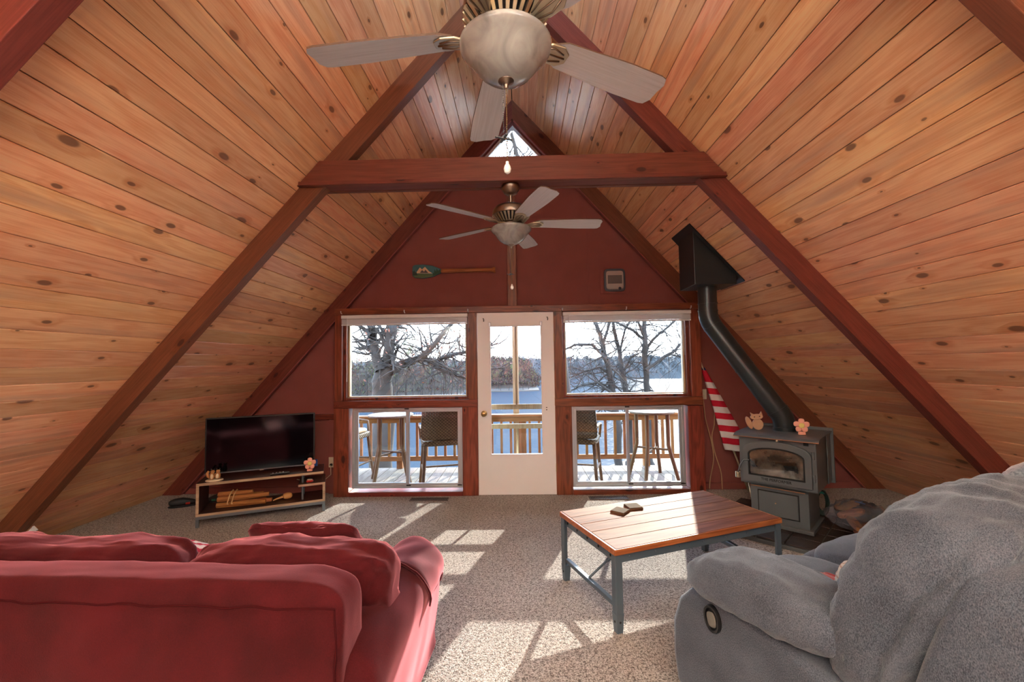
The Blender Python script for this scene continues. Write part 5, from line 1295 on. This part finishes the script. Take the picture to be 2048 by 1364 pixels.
def ragged(o, n_, size, seed, weights=(1, 1, 2), zmin=.15):
    """loose sprays of twigs and leaves standing out of a wooded bank"""
    r3 = random.Random(seed); me = o.data; vv = [v.co.copy() for v in me.vertices if v.co.z > LZ + .9]; b0 = len(me.materials)
    m = MB()
    for _ in range(n_):
        c = r3.choice(vv) + Vector((r3.gauss(0, 1.2), r3.gauss(0, 1.2) - .5, abs(r3.gauss(0, 1.1)))) * size * 2.0
        if c.z < LZ + .2: continue
        a = Vector((r3.gauss(0, .5), r3.gauss(0, .3), r3.gauss(.6, .8))).normalized() * size * r3.uniform(.5, 1.5); b = a.orthogonal(); b.rotate(Matrix.Rotation(r3.uniform(0, 6.28), 3, a.normalized())); b = b.normalized() * a.length * .28
        m.add([c - a, c - b, c + a, c + b], [(0, 1, 2, 3)], r3.choices((0, 1, 2), weights)[0])
    sp_ = m.build('twig_sprays', [MT['scrub_a'], MT['scrub_b'], MT['scrub_c']], o, fix=False, kind='stuff'); return sp_
ff = shore('far_forest', [(-140, 250, 0), (40, 232, 0), (200, 236, 0), (420, 260, 0)], [11, 11.5, 12, 14], 40, MT['forest'], 3, 'hazy grey forest along the far shore of the lake', 1.6)
pb_ = shore('peninsula_brush', [(-13, 142, 0), (-6, 142.5, 0), (2, 143.5, 0), (7, 145, 0)], [9.0, 9.5, 8.5, 1.2], 14, MT['forest2'], 9, 'brown brush covered point of land reaching into the lake', .9, 8.0)
cv_ = shore('cove_brush', [(-150, 86, 0), (-80, 90, 0), (-44, 102, 0), (-24, 117, 0), (-16.5, 121, 0)], [12, 10, 8.5, 7.5, 6.5], 12, MT['forest2'], 5, 'tangled brush on the near bank across the cove', .8, 10.0)

ragged(ff, 9000, .75, 1, (0, 0, 1)); ragged(pb_, 9000, .40, 2, (2, 1, 3)); ragged(cv_, 14000, .36, 3, (3, 2, 3))
# ---- trees
MT['bark1'] = plain('grey_bark', srgb(32, 26, 22), .95, bump=1.0, bscale=14, var=.35, vscale=6); MT['bark2'] = plain('twig_bark', srgb(36, 30, 26), .95, var=.2)
MT['leaf_red'] = plain('dry_russet_leaf', srgb(92, 52, 36), .8, var=.3, vscale=20); MT['leaf_green'] = plain('olive_leaf', srgb(76, 80, 40), .8, var=.3, vscale=20)
def grow(mb, p, d, L, r_, depth, R2, gnarl=.35, up=.1, seg=None, spread=(25, 60), tips=None):
    """a limb that wanders, tapers and forks"""
    n_ = 4 if depth > 1 else 3; pts = [p.copy()]; rads = [r_]
    for i in range(n_):
        d = (d + Vector((R2.gauss(0, gnarl), R2.gauss(0, gnarl), R2.gauss(0, gnarl) + up)) * .5).normalized()
        p = p + d * (L / n_); pts.append(p.copy()); rads.append(r_ * (1 - .55 * (i + 1) / n_))
    mb.tube(pts, rads, 6 if depth > 2 else (4 if depth > 0 else 3), cap=False)
    if depth <= 0:
        if tips is not None: tips.append(p.copy())
        return
    k = R2.choice((2, 3, 3)) if depth > 1 else R2.choice((2, 3))
    for j in range(k):
        i = n_ if j == 0 else R2.randint(1, n_)
        ax = d.orthogonal(); ax.rotate(Matrix.Rotation(R2.uniform(0, 2 * pi), 3, d))
        nd = d.copy(); nd.rotate(Matrix.Rotation(R(R2.uniform(*spread)) * (.5 if j == 0 else 1), 3, ax))
        grow(mb, pts[i], nd, L * R2.uniform(.58, .82), rads[i] * (.8 if j == 0 else .62), depth - 1, R2, gnarl, up, None, spread, tips)
def limb(mb, pts, rads, R2, sub=5, depth=3, L=1.4, tips=None, seg=8):
    pts = [Vector(p) for p in pts]
    fine = []; fr_ = []
    for i in range(len(pts) - 1):
        for j in range(4):
            t = j / 4; fine.append(pts[i].lerp(pts[i + 1], t) + Vector((R2.gauss(0, 1), R2.gauss(0, 1), R2.gauss(0, 1))) * rads[i] * .14); fr_.append(rads[i] * (1 - t) + rads[i + 1] * t)
    fine.append(pts[-1]); fr_.append(rads[-1])
    mb.tube(fine, fr_, seg, cap=False)
    return fine, fr_
def at(px, py, Y):                    # where a sight line through the photo meets the depth Y
    d = fw + rr * ((px - 1024) / 861.7) - uu * ((py - 682) / 861.7); return Vector((0, 0, CH)) + d * (Y / d.y)
def sprout(tw_, fine, fr_, R2, every, L, depth, tips, k0=.3):
    for i in range(int(len(fine) * k0), len(fine)):
        for _ in range(every):
            d = Vector((R2.gauss(0, 1), R2.gauss(0, .8), R2.gauss(.2, .8))).normalized()
            grow(tw_, fine[i], d, L * R2.uniform(.6, 1.2), max(.02, fr_[i] * .30), depth, R2, .4, .05, tips=tips)
def leaves(tips, R2, n_, size, spread_):
    m = MB()
    for _ in range(n_):
        c = R2.choice(tips) + Vector((R2.gauss(0, spread_), R2.gauss(0, spread_), R2.gauss(0, spread_)))
        a = Vector((R2.gauss(0, 1), R2.gauss(0, 1), R2.gauss(0, 1))).normalized() * size * R2.uniform(.6, 1.3); b = a.orthogonal().normalized() * a.length * .6
        m.add([c - a, c - b * .8, c + a, c + b * .8], [(0, 1, 2, 3)])
    return m
R2 = random.Random(11)
# forked old tree seen through the left-hand upper window
Y1 = 12.0; t1 = empty('forked_tree', (at(762, 800, Y1).x, Y1, gh(-4, 12)), label='old forked bare tree with a thick trunk close to the deck', cat='tree')
off = -Vector(t1.location); tips = []
tk = MB(); tw_ = MB()
base = [Vector((at(762, 800, Y1).x, Y1, gh(-4, 12) - .2)), at(765, 830, Y1), at(764, 780, Y1), at(768, 742, Y1), at(769, 728, Y1), at(770, 720, Y1)]
limb(tk, base, [.36, .30, .27, .245, .15, .03], R2, seg=14)
for pts, rads in (([(762, 745), (752, 710), (745, 680), (742, 640), (738, 590)], [.17, .13, .12, .11, .09]), ([(772, 740), (778, 705), (783, 670), (786, 630), (790, 560)], [.16, .15, .15, .14, .12]), ([(742, 672), (730, 658), (712, 648)], [.06, .05, .03]),
                   ([(775, 745), (800, 732), (828, 722), (846, 712), (868, 690), (892, 660), (925, 625)], [.16, .12, .10, .095, .075, .06, .04]), ([(838, 718), (870, 722), (900, 710), (940, 702), (985, 690)], [.07, .06, .05, .045, .03]), ([(850, 716), (872, 735), (905, 748), (940, 760)], [.07, .055, .045, .03]), ([(783, 735), (790, 710), (798, 690)], [.07, .05, .02]), ([(872, 722), (900, 740), (955, 742), (1010, 735)], [.035, .03, .025, .015])):
    w3 = [at(a, b, Y1 + R2.uniform(-.25, .25)) for a, b in pts]
    fine, fr_ = limb(tk, w3, rads, R2)
    sprout(tw_, fine, fr_, R2, 2, .75, 2, tips, .2)
for mbx in (tk, tw_): mbx.v = [tuple(Vector(v) + off) for v in mbx.v]
tk.build('trunk', MT['bark1'], t1, smooth=True, fix=False); tw_.build('twigs', MT['bark2'], t1, smooth=True, fix=False)
tips = [p + off for p in tips]; leaves(tips, R2, 260, .045, .035).build('dry_leaves', MT['leaf_red'], t1, fix=False)
# three bare trees by the water seen through the right-hand window
def bare(base_px, Yd, limbs, label, seed, tw_n=2, L=1.25):
    R3 = random.Random(seed); g = at(base_px[0], base_px[1], Yd); g.z = gh(g.x, Yd)
    t_ = empty('bare_tree', g, label=label, cat='tree', group='bare lakeside trees'); off = -g; tp = []
    a, b = MB(), MB()
    for pts, rads in limbs:
        w3 = [at(p[0], p[1], Yd + R3.uniform(-.4, .4)) for p in pts]
        if pts is limbs[0][0]: w3 = [Vector((g.x, Yd, g.z - .2)), Vector((g.x, Yd, g.z + .25))] + w3; rads = [rads[0] * 1.9, rads[0] * 1.1] + list(rads)
        fine, fr_ = limb(a, w3, rads, R3); sprout(b, fine, fr_, R3, tw_n, L, 3, tp, .35)
    for mbx in (a, b): mbx.v = [tuple(Vector(v) + off) for v in mbx.v]
    a.build('trunk', MT['bark1'], t_, smooth=True, fix=False); b.build('twigs', MT['bark2'], t_, smooth=True, fix=False)
bare((1236, 930), 19.0, [([(1236, 860), (1226, 790), (1220, 745), (1208, 700), (1196, 660), (1180, 610)], [.17, .15, .14, .12, .09, .05]), ([(1222, 750), (1200, 735), (1170, 742), (1130, 760)], [.07, .055, .04, .02]), ([(1215, 720), (1185, 690), (1150, 690), (1118, 705)], [.08, .06, .05, .03]), ([(1228, 790), (1195, 765), (1160, 772), (1125, 790)], [.06, .045, .035, .02]), ([(1205, 690), (1218, 650), (1225, 600)], [.07, .05, .03])],
     'leaning bare tree by the lake with drooping branches', 21)
bare((1262, 932), 21.0, [([(1262, 860), (1252, 790), (1244, 740), (1238, 700), (1228, 660), (1222, 610)], [.15, .14, .12, .10, .08, .05]), ([(1246, 745), (1262, 715), (1285, 702)], [.06, .045, .02]), ([(1240, 700), (1250, 660), (1270, 620)], [.06, .04, .03])],
     'slender bare tree between its two lakeside neighbours', 22)
bare((1298, 932), 20.0, [([(1298, 860), (1294, 790), (1292, 740), (1290, 690), (1288, 650), (1290, 590)], [.17, .14, .13, .12, .10, .08]), ([(1290, 700), (1312, 672), (1335, 655), (1352, 640)], [.07, .06, .05, .03]), ([(1292, 740), (1322, 718), (1350, 700), (1375, 675), (1392, 665)], [.08, .07, .065, .05, .03]), ([(1288, 680), (1268, 662), (1240, 648), (1215, 638)], [.07, .06, .05, .04]), ([(1340, 708), (1362, 715), (1382, 722)], [.04, .03, .02]), ([(1286, 670), (1276, 640), (1262, 600)], [.06, .05, .04])],
     'straight bare tree with flared foot by the bright water', 23)
# tall bare tree whose crown shows in the gable light
R4 = random.Random(5); g = Vector((1.6, 16, gh(1.6, 16))); t_ = empty('tall_bare_tree', g, label='tall bare tree whose crown fills the triangular gable light', cat='tree'); a, b, tp = MB(), MB(), []
crown = [Vector((0, 0, -.2)), Vector((0, 0, 4)), Vector((-.4, .2, 8)), Vector((-1.2, 0, 11)), Vector((-1.9, 0, 14))]
fine, fr_ = limb(a, crown, [.3, .24, .2, .12, .05], R4); sprout(b, fine, [max(f_, .09) for f_ in fr_], R4, 6, 2.4, 3, tp, .55)
a.build('trunk', MT['bark1'], t_, smooth=True, fix=False); b.build('twigs', MT['bark2'], t_, smooth=True, fix=False)
# trees and brush on the opposite bank: four forms, repeated
forms = []
for k in range(4):
    R5 = random.Random(40 + k); a, tp = MB(), []
    grow(a, Vector((0, 0, -.5)), Vector((0, 0, 1)), 6.0, .22, 4, R5, .22, .22, spread=(18, 42), tips=tp)
    me_t = a.mesh('trunk', MT['bark1']); lm = leaves(tp, R5, 900, .16, .55); me_l = lm.mesh('foliage', MT['leaf_red'] if k in (0, 2) else (MT['leaf_green'] if k == 1 else MT['forest2'])); forms.append((me_t, me_l))
names = ['spreading russet leaved tree', 'olive leaved tree', 'upright russet leaved tree', 'brown twiggy tree']
R6 = random.Random(77); placed = []
def bank(path, x):
    for (xa, ya, _), (xb, yb, _) in zip(path[:-1], path[1:]):
        if xa <= x <= xb: return ya + (yb - ya) * (x - xa) / (xb - xa)
COVE = [(-150, 86, 0), (-80, 90, 0), (-44, 102, 0), (-24, 117, 0), (-16.5, 121, 0)]; POINT = [(-13, 142, 0), (-6, 142.5, 0), (2, 143.5, 0), (7, 145, 0)]
for i in range(64):
    k = R6.randrange(4); best = None
    for _ in range(60):                    # each tree on dry ground, clear of its neighbours' trunks
        if i < 50: xx = R6.uniform(-78, -18); o_ = R6.uniform(2.0, 9.3); yy = bank(COVE, xx) + o_; gz = LZ + .35 + .4 * (o_ - 1.2) / 8.8; sc = R6.uniform(.8, 1.45)
        else: xx = R6.uniform(-11.5, 3.5); o_ = R6.uniform(2.0, 7.3); yy = bank(POINT, xx) + o_; gz = LZ + .35 + .4 * (o_ - 1.2) / 6.8; sc = R6.uniform(.45, .72)
        dmin = min([hypot(xx - a_, yy - b_) for a_, b_ in placed] or [99])
        if best is None or dmin > best[0]: best = (dmin, xx, yy, gz, sc)
    _, xx, yy, gz, sc = best; placed.append((xx, yy))
    me_t, me_l = forms[k]
    o = empty('shore_tree', (xx, yy, gz), R6.uniform(0, 6.28), label=('tall ' if sc > 1.2 else ('medium ' if sc > .72 else 'low ')) + names[k] + (' on the bank across the cove' if i < 50 else ' on the brushy point of land'), cat='tree', group='trees across the cove'); o.scale = (sc * .62, sc * .62, sc)
    for nm, me in (('trunk', me_t), ('foliage', me_l)):
        c = bpy.data.objects.new(nm, me); COL.objects.link(c); c.parent = o
